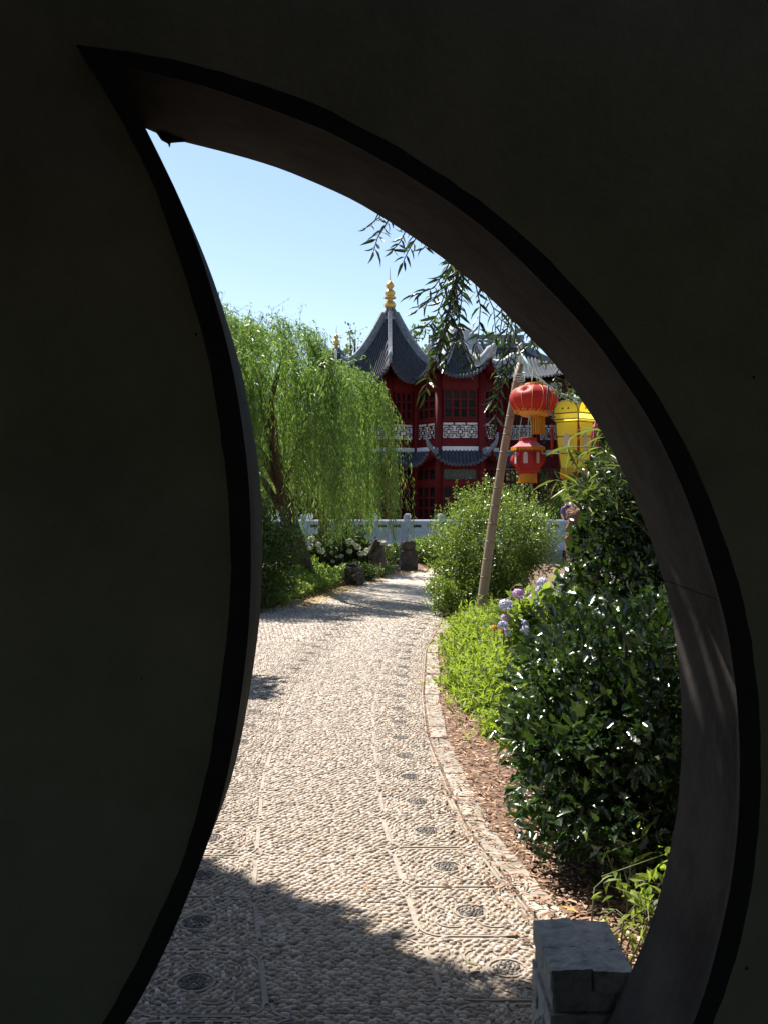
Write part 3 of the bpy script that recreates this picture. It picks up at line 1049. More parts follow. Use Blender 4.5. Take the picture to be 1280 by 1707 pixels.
P1 = gx(678, BY)
balustrade(BY, P1 - 5 * 1.18, 13, 1.18, 'pale blue-grey carved stone balustrade along the near edge of the bridge')
balustrade(BY + 2.0, P1 - 5 * 1.18 + 0.08, 13, 1.18, 'plain stone balustrade along the far edge of the bridge before the pavilion')

# ------------------------------------------------------------------ pavilion
pav = thing('pavilion', 'dark red two-storey Chinese pavilion with grey upturned roofs and gold finial', 'pavilion', (2.4, 44, 0))


def hexpts(cx, cy, r, z, rot):
    return [Vector((cx + r * math.cos(R(rot + 60 * k)), cy + r * math.sin(R(rot + 60 * k)), z)) for k in range(6)]


def hip_roof(parent, cx, cy, r0, z0, r1, z1, rot, up, curve, name, faces=range(6), tile_step=0.13, ridge_w=0.13, ridge_h=0.22, tip=0.35, hips=None, flare=0.0, rmat='ridge'):
    """six-sided roof from eave ring (r1, z1) up to ring (r0, z0); corners swept up by 'up'"""
    def surf_p(k, u, t, off=0.0):
        a0, a1 = R(rot + 60 * k), R(rot + 60 * (k + 1))
        w = (u + 1) / 2
        e = Vector((math.cos(a0) * (1 - w) + math.cos(a1) * w, math.sin(a0) * (1 - w) + math.sin(a1) * w, 0))
        r = r0 + (r1 * (1 + flare * abs(u) ** 3 * t) - r0) * t
        z = z1 + (z0 - z1) * (1 - t) ** curve + up * abs(u) ** 2.6 * t ** 2.2
        return Vector((cx + e.x * r, cy + e.y * r, z + off))
    roof = MB()
    for k in faces:
        roof.grid([[surf_p(k, -1 + 2 * i / 12, j / 8) for i in range(13)] for j in range(9)])
    ro = roof.build(name, M['tile'], parent, smooth=False)
    so = MB()
    for k in faces:
        so.grid([[surf_p(k, -1 + 2 * i / 12, j / 8, -0.10) for i in range(13)] for j in range(9)][::-1])
        so.grid([[surf_p(k, -1 + 2 * i / 12, 1, o_) for i in range(13)] for o_ in (-0.10, -0.002)])
    so.build('soffit', M['red'], ro)
    # rounded tile rolls running down the slope and their drip ends
    tm, dm, rf = MB(), MB(), MB()
    for k in faces:
        W = (surf_p(k, 1, 1) - surf_p(k, -1, 1)).length
        m_ = int(W / 2 / tile_step)
        for q in range(-m_, m_ + 1):
            x = q * W / (2 * m_ + 1)
            pts = []
            for j in range(9):
                t = j / 8
                half = (r0 + (r1 - r0) * t) / r1 * W / 2
                if half > abs(x) + 0.03:
                    pts.append(surf_p(k, x / half, t, 0.02))
            if len(pts) < 2: continue
            # start at the hip itself
            tm.tube(pts, 0.043, 5)
            e = pts[-1]
            d = (pts[-1] - pts[-2]).normalized()
            dm.tube([e - d * 0.02 + Vector((0, 0, 0.0)), e + d * 0.05], [0.062, 0.066], 7)
            # hanging drip tile between rolls
            x2 = x + 0.5 * W / (2 * m_ + 1)
            if abs(x2) < W / 2 * 0.97:
                c = surf_p(k, x2 / (W / 2), 1, 0)
                s = (surf_p(k, 1, 1) - surf_p(k, -1, 1)).normalized()
                o_ = Vector((s.y, -s.x, 0)) * 0.04
                dm.add([c - s * .055 + o_, c + s * .055 + o_, c + s * .045 + o_ - Vector((0, 0, .08)), c + o_ - Vector((0, 0, .13)), c - s * .045 + o_ - Vector((0, 0, .08)),
                        c - s * .055 - o_, c + s * .055 - o_], [(0, 4, 3, 2, 1), (0, 1, 6, 5)])
            if q % 2 == 0:
                a, c = surf_p(k, 0.9 * x / (W / 2), 0.72, -0.13), surf_p(k, x / (W / 2), 0.985, -0.13)
                rf.bar([a, c], 0.07, 0.07)
    tm.build('tile_rolls', M['tile'], ro, smooth=True, kind='stuff')
    dm.build('eave_tiles', M['tile'], ro, kind='stuff')
    rf.build('rafters', M['red'], ro, kind='stuff')
    for k in (hips if hips is not None else range(6)):
        pts = [surf_p(k, -1, j / 10, 0.0) for j in range(11)]
        d = (pts[-1] - pts[-2]).normalized()
        out = Vector((d.x, d.y, 0)).normalized()
        pts += [pts[-1] + out * tip * 0.4 + Vector((0, 0, tip * 0.30)), pts[-1] + out * tip * 0.65 + Vector((0, 0, tip * 0.75)), pts[-1] + out * tip * 0.72 + Vector((0, 0, tip * 1.3))]
        L = len(pts)
        ws = [ridge_w] * (L - 3) + [ridge_w * .8, ridge_w * .6, ridge_w * .3]
        hs = [ridge_h] * (L - 3) + [ridge_h * .8, ridge_h * .55, ridge_h * .3]
        h = MB().bar(pts, ws, hs)
        ho = h.build('hip_ridge', M[rmat], ro)
        cp = [p + Vector((0, 0, hh)) for p, hh in zip(pts, hs)]
        MB().tube(cp, [w_ * 0.62 for w_ in ws], 6).build('ridge_cap', M[rmat], ro, smooth=True)
    return ro, surf_p


def frame_of(p0, p1, z):
    ex = Vector((p1.x - p0.x, p1.y - p0.y, 0))
    W = ex.length
    ex.normalize()
    ey = Vector((-ex.y, ex.x, 0))           # points into the building when p0->p1 runs left to right seen from outside
    fr = Matrix.Translation(Vector((p0.x, p0.y, z))) @ Matrix(((ex.x, ey.x, 0, 0), (ex.y, ey.y, 0, 0), (0, 0, 1, 0), (0, 0, 0, 1)))
    return fr, W


def window(parent, fr, x0, x1, z0, z1, nx, nz, name='window', glass=None):
    t, g = 0.07, 0.045
    b = MB()
    b.box(x0, x1, -.05, .03, z0, z0 + t, fr)
    b.box(x0, x1, -.05, .03, z1 - t, z1, fr)
    b.box(x0, x0 + t, -.05, .03, z0 + t, z1 - t, fr)
    b.box(x1 - t, x1, -.05, .03, z0 + t, z1 - t, fr)
    w, h = (x1 - x0 - 2 * t), (z1 - z0 - 2 * t)
    cw, ch = w / nx, h / nz
    for i in range(1, nx):
        xx_ = x0 + t + i * cw
        b.box(xx_ - g * 1.15, xx_ + g * 1.15, -.04, .02, z0 + t, z1 - t, fr)
    for j in range(1, nz):
        zz = z0 + t + j * ch
        for i in range(nx):
            b.box(x0 + t + i * cw + (g * 1.15 if i else 0), x0 + t + (i + 1) * cw - (g * 1.15 if i < nx - 1 else 0), -.035, .015, zz - g * .8, zz + g * .8, fr)
    wo_ = b.build(name, M['red'], parent)
    me = None
    for i in range(nx):
        for j in range(nz):
            if me is None:
                me = MB().box(-cw / 2, cw / 2, -.004, .004, -ch / 2, ch / 2).mesh('pane', glass or M['glass'])
            o = bpy.data.objects.new('pane', me)
            COL.objects.link(o)
            attach(o, wo_)
            o.matrix_basis = fr @ Matrix.Translation((x0 + t + (i + .5) * cw, 0.03 + 0.002 * ((i + j) % 2), z0 + t + (j + .5) * ch)) @ Matrix.Rotation(rng.normal(0, .02), 4, 'Z') @ Matrix.Rotation(rng.normal(0, .015), 4, 'X')
    return wo_


FRET = [((0.9, .9), (2.3, .9)), ((3.7, .9), (5.1, .9)), ((.9, .9), (.9, 2.2)), ((5.1, .9), (5.1, 2.2)), ((.9, 3.8), (.9, 5.1)), ((5.1, 3.8), (5.1, 5.1)),
        ((.9, 5.1), (2.3, 5.1)), ((3.7, 5.1), (5.1, 5.1)), ((2.3, .9), (2.3, 0)), ((3.7, 5.1), (3.7, 6)), ((0, 3.8), (.9, 3.8)), ((5.1, 2.2), (6, 2.2)),
        ((2, 2), (4, 2)), ((4, 2), (4, 4)), ((4, 4), (2, 4)), ((2, 4), (2, 2)), ((3, .0), (3, 2)), ((3, 4), (3, 6)), ((0, 3), (2, 3)), ((4, 3), (6, 3))]


def fret_panel(parent, fr, x0, x1, z0, z1, tiles):
    b = MB().box(x0, x1, .035, .055, z0, z1, fr)
    po = b.build('lattice_panel', M['white'], parent)
    r_ = MB()
    top = z1 - (z1 - z0) * 0.2
    bw = 0.027
    for (a0, a1, c0, c1) in ((x0, x1, z0, z0 + .03), (x0, x1, z1 - .03, z1), (x0, x0 + .03, z0 + .03, z1 - .03), (x1 - .03, x1, z0 + .03, z1 - .03), (x0 + .03, x1 - .03, top - bw / 2, top + bw / 2)):
        r_.box(a0, a1, -.02, .034, c0, c1, fr)
    nsl = tiles
    for i in range(1, nsl):
        xx_ = x0 + (x1 - x0) * i / nsl
        r_.box(xx_ - bw, xx_ + bw, -.02, .034, top + bw / 2, z1 - .03, fr)
    tw = (x1 - x0 - .06) / tiles
    th = top - bw / 2 - z0 - .03
    for q in range(tiles):
        for (a, c) in FRET:
            if q % 2:
                a, c = (6 - a[0], a[1]), (6 - c[0], c[1])
            xa, xc = sorted((x0 + .03 + tw * (q + a[0] / 6), x0 + .03 + tw * (q + c[0] / 6)))
            za, zc = sorted((z0 + .03 + th * a[1] / 6, z0 + .03 + th * c[1] / 6))
            r_.box(xa - bw / 2, xc + bw / 2, -.016 - 0.001 * (q % 2), .033, za - bw / 2, zc + bw / 2, fr)
    r_.build('fret', M['red'], po)
    return po


def beams(fr, boxes):
    for bx_ in boxes:
        MB().box(*bx_, fr).build('beam', M['red'], pav)


def storey_face(p0, p1, upper, spec):
    """one side of the pavilion: upper storey with window and lattice or ground storey with transom and doors"""
    fr, W = frame_of(p0, p1, 0)
    c = 0.13
    if upper:
        MB().box(0, W, .06, .16, 3.55, 6.9, fr).build('wall', M['red2'], pav)
        MB().box(c, W - c, -.06, .058, 3.60, 3.79, fr).build('white_band', M['white'], pav)
        beams(fr, ((c, W - c, -.03, .058, 3.793, 4.10), (c, W - c, -.05, .058, 4.86, 4.97), (c, W - c, -.05, .058, 6.24, 6.85)))
        m_ = spec.get('m', 0.1)
        fret_panel(pav, fr, c + 0.03, W - c - 0.03, 4.12, 4.84, spec['tiles'])
        window(pav, fr, c + m_, W - c - m_, 4.98, 6.23, spec['nx'], 3)
        return
    MB().box(0, W, .06, .16, .42, 3.6, fr).build('wall', M['red2'], pav)
    beams(fr, ((c, W - c, -.04, .058, 2.90, 3.55), (c, W - c, -.04, .058, 2.14, 2.32), (c, W - c, -.04, .058, .42, .62)))
    window(pav, fr, c + .03, W - c - .03, 2.33, 2.89, spec.get('tn', 1), 1, 'transom', M['carved'] if spec.get('carved') else None)
    nd = spec.get('doors', 1)
    dw = (W - 2 * c - .06) / nd
    for k in range(nd):
        window(pav, fr, c + .03 + k * dw, c + .03 + (k + 1) * dw - .01, .63, 2.13, spec['nx'] // nd, 3, 'door')


def column(p, z0, z1, r=0.14):
    MB().tube([(p.x, p.y, z0), (p.x, p.y, z1)], r, 10).build('column', M['red'], pav, smooth=True)


def finial(parent, cx, cy, z, s):
    prof = [(.30, 0), (.26, .06), (.13, .10), (.12, .16), (.20, .20), (.30, .30), (.31, .40), (.22, .52), (.13, .56), (.15, .62), (.30, .66), (.32, .72), (.20, .76), (.26, .84), (.28, .92),
            (.20, 1.02), (.12, 1.06), (.14, 1.12), (.22, 1.20), (.21, 1.28), (.12, 1.38), (.05, 1.46)]
    o = MB().lathe([(r_ * s * .86, z_ * s) for r_, z_ in prof], 14, (cx, cy, z)).build('finial', M['gold'], parent, smooth=True)
    MB().lathe([(.035 * s, 0), (.012 * s, .62 * s)], 6, (cx, cy, z + 1.44 * s)).build('spike', M['steel'], o)
    return o


# --- hexagonal tower, a corner towards the camera
TX, TY = gx(650, 43.2), 44.3
TW = 1.32
MB().lathe([(2.1, -1.15), (2.1, .36), (2.0, .40)], 6, (TX, TY, 0), R(-90)).build('plinth', M['balustrade'], pav)
tw = hexpts(TX, TY, TW, 0, -90)
for k in (0, 1, 5, 4):
    storey_face(tw[k], tw[(k + 1) % 6], True, dict(tiles=1 if k else 1, nx=3, m=.10))
    storey_face(tw[k], tw[(k + 1) % 6], False, dict(nx=3, tn=3))
for p in tw:
    column(p, .4, 6.9)
ro, sp = hip_roof(pav, TX, TY, 0.16, 9.74, 2.2, 6.62, -90, .72, 1.18, 'roof', tile_step=.115, ridge_w=.15, ridge_h=.30, tip=.3)
MB().lathe([(.34, 0), (.34, .12), (.24, .16), (.22, .34)], 6, (TX, TY, 9.56), R(-90)).build('roof_collar', M['ridge'], ro)
finial(ro, TX, TY, 9.86, 1.0)
hip_roof(pav, TX, TY, TW + .02, 3.62, 1.95, 3.02, -90, .55, 1.3, 'skirt_roof', tile_step=.13, ridge_w=.12, ridge_h=.14, tip=.45)

# --- hexagonal bay, a flat side towards the camera
BX, BYc, BW = gx(765, 42.6), 43.7, 1.84
MB().lathe([(2.7, -1.15), (2.7, .36), (2.6, .40)], 6, (BX, BYc, 0), 0).build('plinth', M['balustrade'], pav)
bw_ = hexpts(BX, BYc, BW, 0, 0)
for k, tiles, nx in ((3, 1, 3), (4, 2, 4), (5, 1, 3)):
    storey_face(bw_[k], bw_[(k + 1) % 6], True, dict(tiles=3 if k == 4 else 2, nx=nx, m=.08))
    storey_face(bw_[k], bw_[(k + 1) % 6], False, dict(nx=4 if k == 4 else 3, tn=1 if k == 4 else 3, carved=(k == 4)))
for p in bw_:
    column(p, .4, 6.9, .17)
ro, sp = hip_roof(pav, BX, BYc, 0.40, 8.75, 2.5, 6.72, 0, .80, 2.5, 'roof', tile_step=.155, ridge_w=.34, ridge_h=.32, tip=.34, hips=(3, 4, 5, 0), rmat='ridge_pale')
MB().lathe([(.50, 0), (.46, .25), (.36, .45), (.42, .5), (.42, .62), (.3, .66), (.34, .82), (.16, .9)], 6, (BX, BYc, 8.4), 0).build('roof_collar', M['ridge'], ro)
hip_roof(pav, BX, BYc, BW + .02, 3.62, 2.62, 3.02, 0, .62, 1.3, 'skirt_roof', tile_step=.15, ridge_w=.14, ridge_h=.15, tip=.5, hips=(3, 4, 5, 0))
# --- hall behind, ridge running to the right
HXa, HXb, HYf, HYb = 3.9, 8.45, 45.2, 50.0
MB().box(HXa - 3, HXb + .5, HYf - .5, HYb + .5, -1.15, .38).build('plinth', M['balustrade'], pav)
fr, W = frame_of(Vector((HXa, HYf, 0)), Vector((HXb, HYf, 0)), 0)
MB().box(0, W, .06, .2, 3.55, 7.2, fr).build('wall', M['red2'], pav)
MB().box(HXb - .2, HXb - .06, HYf + .2, HYb, 3.55, 7.2).build('wall', M['red2'], pav)
MB().box(HXa - 2.5, HXb, HYb, HYb + .15, 3.55, 7.2).build('wall', M['red2'], pav)
n_b = 3
for k in range(n_b):
    x0, x1 = W * k / n_b + .12, W * (k + 1) / n_b - .12
    MB().box(x0 - .1, x1 + .1, -.06, .058, 3.6, 3.78, fr).build('white_band', M['white'], pav)
    beams(fr, ((x0, x1, -.04, .058, 3.783, 4.2), (x0, x1, -.04, .058, 4.98, 5.08), (x0, x1, -.04, .058, 6.3, 7.0)))
    fret_panel(pav, fr, x0 + .02, x1 - .02, 4.22, 4.96, 3)
    window(pav, fr, x0 + .02, x1 - .02, 5.09, 6.29, 4, 3)
    MB().box(x0 + .25, x1 - .25, -.085, -.055, 6.45, 6.85, fr).build('name_board', M['white'], pav)
    # open timber lattice on the ground floor
    lb = MB()
    for i in range(7):
        xx_ = x0 + (x1 - x0) * i / 6
        lb.box(xx_ - .035, xx_ + .035, -.03, .03, .42, 2.9, fr)
    for zz in (.5, 1.0, 1.45, 1.9, 2.35, 2.85):
        lb.box(x0, x1, -.02 if zz not in (.5, 2.35) else -.04, .02 if zz not in (.5, 2.35) else .04, zz - .03 - (.08 if zz in (.5, 2.35) else 0), zz + .03, fr)
    lb.build('timber_lattice', M['wood_dark'], pav)
    MB().box(x0 - .1, x1 + .1, -.06, .06, 2.93, 3.56, fr).build('beam', M['red'], pav)
for k in range(n_b + 1):
    p = fr @ Vector((W * k / n_b, 0, 0))
    column(p, .38, 7.1, .13)
for k in range(1, 4):
    column(Vector((HXb - .1, HYf + (HYb - HYf) * k / 3, 0)), .38, 7.1, .13)
# hall roof: front, right-hand hip and back slopes
RZ, EZ, RY = 8.85, 6.95, 47.6
RX0, RX1 = 2.2, 6.55
EX1, EYf, EYb = HXb + 1.0, HYf - 1.0, HYb + 1.0


def hall_front(u, t, off=0.0):
    xr = RX0 + (RX1 - RX0) * u
    xe = RX0 + (EX1 - RX0) * u
    return Vector((xr + (xe - xr) * t, RY + (EYf - RY) * t, EZ + (RZ - EZ) * (1 - t) ** 1.5 + .6 * max(0, u - .55) ** 2.2 / .17 * t ** 2 + off))


def hall_right(u, t, off=0.0):
    ye = EYf + (EYb - EYf) * u
    return Vector((RX1 + (EX1 - RX1) * t, RY + (ye - RY) * t, EZ + (RZ - EZ) * (1 - t) ** 1.5 + .6 * abs(2 * u - 1) ** 3 * t ** 2 + off))


def hall_back(u, t, off=0.0):
    p = hall_front(u, t, off)
    return Vector((p.x, RY - (p.y - RY) * (EYb - RY) / (RY - EYf), p.z))


b = MB()
for fn in (hall_front, hall_right, hall_back):
    b.grid([[fn(i / 14, j / 8) for i in range(15)] for j in range(9)])
ro = b.build('roof', M['tile'], pav)
b = MB()
for fn in (hall_front, hall_right):
    b.grid([[fn(i / 14, j / 8, -.12) for i in range(15)] for j in range(9)])
b.build('soffit', M['red'], ro)
tm = MB()
for q in range(46):
    x = RX0 + .1 + q * .155
    pts = []
    for j in range(9):
        t = j / 8
        xe = RX1 + (EX1 - RX1) * t
        if x < xe - .05:
            u = (x - RX0) / ((RX1 - RX0) + (EX1 - RX1) * t)
            pts.append(hall_front(u, t, .02))
    if len(pts) > 1: tm.tube(pts, .05, 5)
tm.build('tile_rolls', M['tile'], ro, smooth=True, kind='stuff')
MB().bar([hall_front(1, j / 8) for j in range(9)] + [hall_front(1, 1) + Vector((.25, -.2, .35)), hall_front(1, 1) + Vector((.38, -.32, .75))], .16, [.24] * 9 + [.18, .08]).build('hip_ridge', M['ridge'], ro)
# openwork ridge
b = MB()
b.box(RX0, RX1 + .1, RY - .12, RY + .12, RZ - .05, RZ + .16)
b.box(RX0, RX1 + .1, RY - .10, RY + .10, RZ + .42, RZ + .52)
b.box(RX0, RX1 + .1, RY - .13, RY + .13, RZ + .52, RZ + .57)
for q in range(15):
    x = RX0 + .1 + q * (RX1 - RX0 - .1) / 14
    b.box(x - .05, x + .05, RY - .06, RY + .06, RZ + .16, RZ + .42)
    if q < 14:
        x2 = x + (RX1 - RX0 - .1) / 28
        b.box(x2 - .08, x2 + .08, RY - .04, RY + .04, RZ + .24, RZ + .34)
b.build('openwork_ridge', M['ridge'], ro)
# scroll finishing the ridge
pts = []
for q in range(30):
    a = 3.6 - q * 0.27
    r_ = .62 * (1 - q / 36)
    pts.append((RX1 + .2 + r_ * math.cos(a), RY, RZ + .38 + r_ * math.sin(a)))
MB().bar(pts, .22, [.14] * 30, up=(0, 1, 0)).build('ridge_scroll', M['ridge'], ro)
MB().tube([(p[0], RY - .12 + .0, p[2]) for p in pts], .10, 6).build('scroll_bead', M['ridge'], ro, smooth=True)

# --- second tower further back on the left, its roof and finial above the willow
T2X, T2Y = gx(561, 51), 51.0
MB().lathe([(1.5, -1.15), (1.5, 7.4)], 6, (T2X, T2Y, 0), R(-90)).build('wall', M['red2'], pav)
ro, sp = hip_roof(pav, T2X, T2Y, 0.16, 9.05, 2.3, 7.1, -90, .6, 1.5, 'roof', tile_step=.16)
finial(ro, T2X, T2Y, 9.0, 0.72)
# link wing between the towers
MB().box(-2.6, TX - .6, 46.2, 49.6, -1.15, 6.2).build('wall', M['red2'], pav)
b = MB()
b.grid([[(x, 46.2 - .8 + 4.9 * t, 6.1 + 1.7 * (1 - abs(2 * t - 1)) ** 1.2) for t in np.linspace(0, 1, 9)] for x in (-3.0, TX - .3)])
b.build('roof', M['tile'], pav)

# ------------------------------------------------------------------ leaf shapes
OVAL = [(0, 0, 0), (-.5, .5, .10), (0, .5, 0), (.5, .5, .10), (0, 1, -.05)]
OVAL_F = [(0, 2, 1), (0, 3, 2), (1, 2, 4), (2, 3, 4)]
LANCE = [(0, 0, 0), (-.5, .30, .06), (0, .33, 0), (.5, .30, .06), (-.36, .65, 0), (0, .68, -.06), (.36, .65, 0), (0, 1, -.18)]
LANCE_F = [(0, 2, 1), (0, 3, 2), (1, 2, 5, 4), (2, 3, 6, 5), (4, 5, 7), (5, 6, 7)]
HOLLY = [(0, 0, 0), (0, .3, -.02), (0, .62, 0), (0, 1, -.10),
         (-.30, .14, .06), (-.52, .32, .14), (-.32, .45, .06), (-.50, .62, .14), (-.26, .74, .05),
         (.30, .14, .06), (.52, .32, .14), (.32, .45, .06), (.50, .62, .14), (.26, .74, .05)]
HOLLY_F = [(0, 1, 4), (1, 5, 4), (1, 6, 5), (1, 2, 6), (2, 7, 6), (2, 8, 7), (2, 3, 8),
           (0, 9, 1), (1, 9, 10), (1, 10, 11), (1, 11, 2), (2, 11, 12), (2, 12, 13), (2, 13, 3)]


def rand_unit(n):
    return unit(rng.normal(0, 1, (n, 3)))


def clump_points(centers, radii, per, C, up=0.35, shell=0.45, outw=0.6, jitter=0.7, nup=0.9):
    centers = np.asarray(centers, float)
    K = len(centers)
    per = np.broadcast_to(np.asarray(per), (K,)).astype(int)
    idx = np.repeat(np.arange(K), per)
    n = len(idx)
    u = rand_unit(n)
    r = rng.random(n) ** shell
    P = centers[idx] + u * (r * np.asarray(radii)[idx])[:, None]
    o = unit(P - np.asarray(C, float))
    D = unit(u * 0.5 + o * outw + rng.normal(0, jitter, (n, 3)) + np.array([0, 0, up]))
    N = unit(o * 0.5 + rng.normal(0, 0.55, (n, 3)) + np.array([0, 0, nup]))
    return P, D, N


def ellipsoid_centers(C, rad, K, lo=0.55, zmin=0.02, power=1.0):
    out = []
    C, rad = np.array(C, float), np.array(rad, float)
    while len(out) < K:
        u = rand_unit(1)[0]
        r = lo + (1 - lo) * rng.random() ** power
        p = C + u * rad * r
        if p[2] > zmin: out.append(p)
    return np.array(out)


def stems(parent, base, targets, r0=0.03, mat=None, name='stem'):
    b = MB()
    for t in targets:
        base_j = Vector(base) + Vector((rng.normal(0, .08), rng.normal(0, .08), 0))
        t = Vector(t)
        mid = base_j.lerp(t, .5) + Vector((rng.normal(0, .06), rng.normal(0, .06), .08))
        b.tube([base_j, mid, t], [r0, r0 * .7, r0 * .35], 5)
    return b.build(name, mat or M['bark'], parent, smooth=True)


def leafy(parent, name, tv, tf, P, D, N, size, width, mat, n_single=0, zmin=0.01, single_name='leaf', clip=None):
    """leaves of one plant: the nearest visible ones as objects of their own, the rest as one mass"""
    ok = P[:, 2] > zmin
    if clip is not None: ok &= clip(P)
    P, D, N, size = P[ok], D[ok], N[ok], size[ok]
    Rm = frames(D, N)
    S = np.column_stack([size * width, size, size])
    if n_single:
        v_ = seen(P) & (P[:, 1] < np.inf)
        cam_d = np.linalg.norm(P - np.array([0, 0, EYE]), axis=1)
        cand = np.where(v_)[0]
        cand = cand[np.argsort(cam_d[cand] / size[cand])][:n_single]
        singles(single_name, tv, tf, Rm, S, P, mat, parent, cand)
        m_ = np.ones(len(P), bool)
        m_[cand] = False
        P, Rm, S = P[m_], Rm[m_], S[m_]
    if len(P):
        batch(name, tv, tf, Rm, S, P, mat, parent, 'stuff')


# ------------------------------------------------------------------ far willow over the path
wt = thing('willow_tree', 'large weeping willow with curtains of pale green leaves left of the pavilion', 'tree', (gx(512, 18.6), 18.6, 0.12))
W0 = np.array([-2.85, 17.2, 0])
b = MB()
tp = [(gx(514, 18.6), 18.6, -.05), (gx(503, 18.6), 18.55, .5), (gx(488, 18.5), 18.4, 1.05), (gx(474, 18.3), 18.2, 1.7), (gx(462, 18), 17.9, 2.3), (gx(445, 17.6), 17.5, 3.1), (gx(430, 17.4), 17.4, 4.0)]
b.tube(tp, [.21, .16, .145, .13, .11, .09, .05], 9)
b.build('trunk', M['bark'], wt, smooth=True)
for pts, r_ in (([tp[3], (-2.2, 17.8, 2.4), (-2.8, 16.9, 3.2), (-3.3, 16.2, 3.9)], .09), ([tp[2], (-2.2, 18.2, 1.9), (-2.9, 18.2, 2.4), (-3.6, 18.0, 3.4)], .08),
                ([tp[3], (-1.6, 18.2, 2.5), (-1.1, 18.2, 3.3), (-.6, 18.0, 3.8)], .06), ([tp[4], (-1.9, 16.6, 3.2), (-1.6, 15.8, 3.9)], .06), ([tp[4], (-2.1, 18.8, 3.4), (-1.8, 19.3, 4.2)], .06)):
    MB().tube(pts, [r_, r_ * .8, r_ * .5, r_ * .25][:len(pts)], 7).build('branch', M['bark'], wt, smooth=True)
PS, DS, NS = [], [], []
sm = MB()
heads = []
while len(heads) < 125:
    a = rng.uniform(0, 2 * math.pi)
    rr = 2.74 * math.sqrt(rng.random())
    heads.append((a, rr, min(.16, rng.normal(0, .20)), rng.uniform(-.5, 1.1)))
for k in range(3500):
    a, rr, hz, hend = heads[k % len(heads)]
    rr = min(2.93, abs(rr + rng.normal(0, .16)))
    a += rng.normal(0, .15) / max(rr, .3)
    x0, y0 = W0[0] + rr * math.cos(a), W0[1] + rr * math.sin(a)
    ztop = 4.70 - 1.42 * (rr / 2.8) ** 2.2 + hz + rng.normal(0, .07)
    o = np.array([math.cos(a), math.sin(a)])
    right = x0 > -1.25 + .25 * math.sin(y0 * 3)
    zend = rng.uniform(.75, 1.3) if right else rng.uniform(.85, 2.3)
    if rr < 1.8: zend = max(zend, rng.uniform(2.2, 3.8))
    zend += max(0, hend * .5)
    if rng.random() < .2: zend += rng.uniform(.5, 1.3)
    L = max(.4, ztop - zend)
    ns = int(L / .029)
    t = np.linspace(0, 1, ns)
    push = rng.uniform(.12, .42)
    rise = .16 * np.sin(np.clip(t * 6, 0, math.pi))
    sway = rng.normal(0, .05, 2)
    X = x0 + o[0] * push * (1 - np.exp(-t * 5)) + sway[0] * t
    Yv = y0 + o[1] * push * (1 - np.exp(-t * 5)) + sway[1] * t
    Zv = ztop + rise - L * t ** 1.05
    pts = np.column_stack([X, Yv, Zv]) + rng.normal(0, .012, (ns, 3))
    PS.append(pts)
    d = np.column_stack([rng.normal(0, .38, ns) + o[0] * .15, rng.normal(0, .38, ns) + o[1] * .15, -np.ones(ns)])
    top = t < .12
    d[top, 2] = -.2
    DS.append(d)
    NS.append(np.column_stack([o[0] * .6 + rng.normal(0, .8, ns), o[1] * .6 + rng.normal(0, .8, ns), .55 + rng.normal(0, .4, ns)]))
P, D, N = np.concatenate(PS), np.concatenate(DS), np.concatenate(NS)
size = rng.uniform(.06, .125, len(P))
leafy(wt, 'foliage', LANCE[:1] + [(-.5, .45, .05), (.5, .45, .05), (0, 1, -.1)], [(0, 2, 3, 1)], P, D, N, size, .165, M['willow'])
# thin upright sprays above the crown
PS, DS = [], []
spr = MB()
for k in range(17):
    x, y_ = W0[0] + rng.uniform(-.2, 2.4), W0[1] + rng.uniform(-1.5, 1.5)
    z = 4.55 - .5 * ((x - W0[0]) / 2.6) ** 2
    d = np.array([rng.normal(.25, .3), rng.normal(0, .2), 1.0])
    d /= np.linalg.norm(d)
    L = rng.uniform(.3, .75)
    bend = np.array([rng.normal(.12, .12), 0, -.10])
    spr.tube([np.array([x, y_, z - .3]), np.array([x, y_, z]) + d * L * .5, np.array([x, y_, z]) + d * L + bend], [.005, .003, .001], 4)
    for t in np.linspace(.1, 1, int(L * 26)):
        PS.append(np.array([x, y_, z]) + d * L * t + bend * max(0, 2 * t - 1) + rng.normal(0, .03, 3)); DS.append(rng.normal(0, .6, 3) + d * .3)
P, D = np.array(PS), np.array(DS)
spr.build('spray_stem', M['twig'], wt, kind='stuff')
leafy(wt, 'spray', OVAL, OVAL_F, P, D, rand_unit(len(P)), rng.uniform(.04, .075, len(P)), .3, M['willow'])


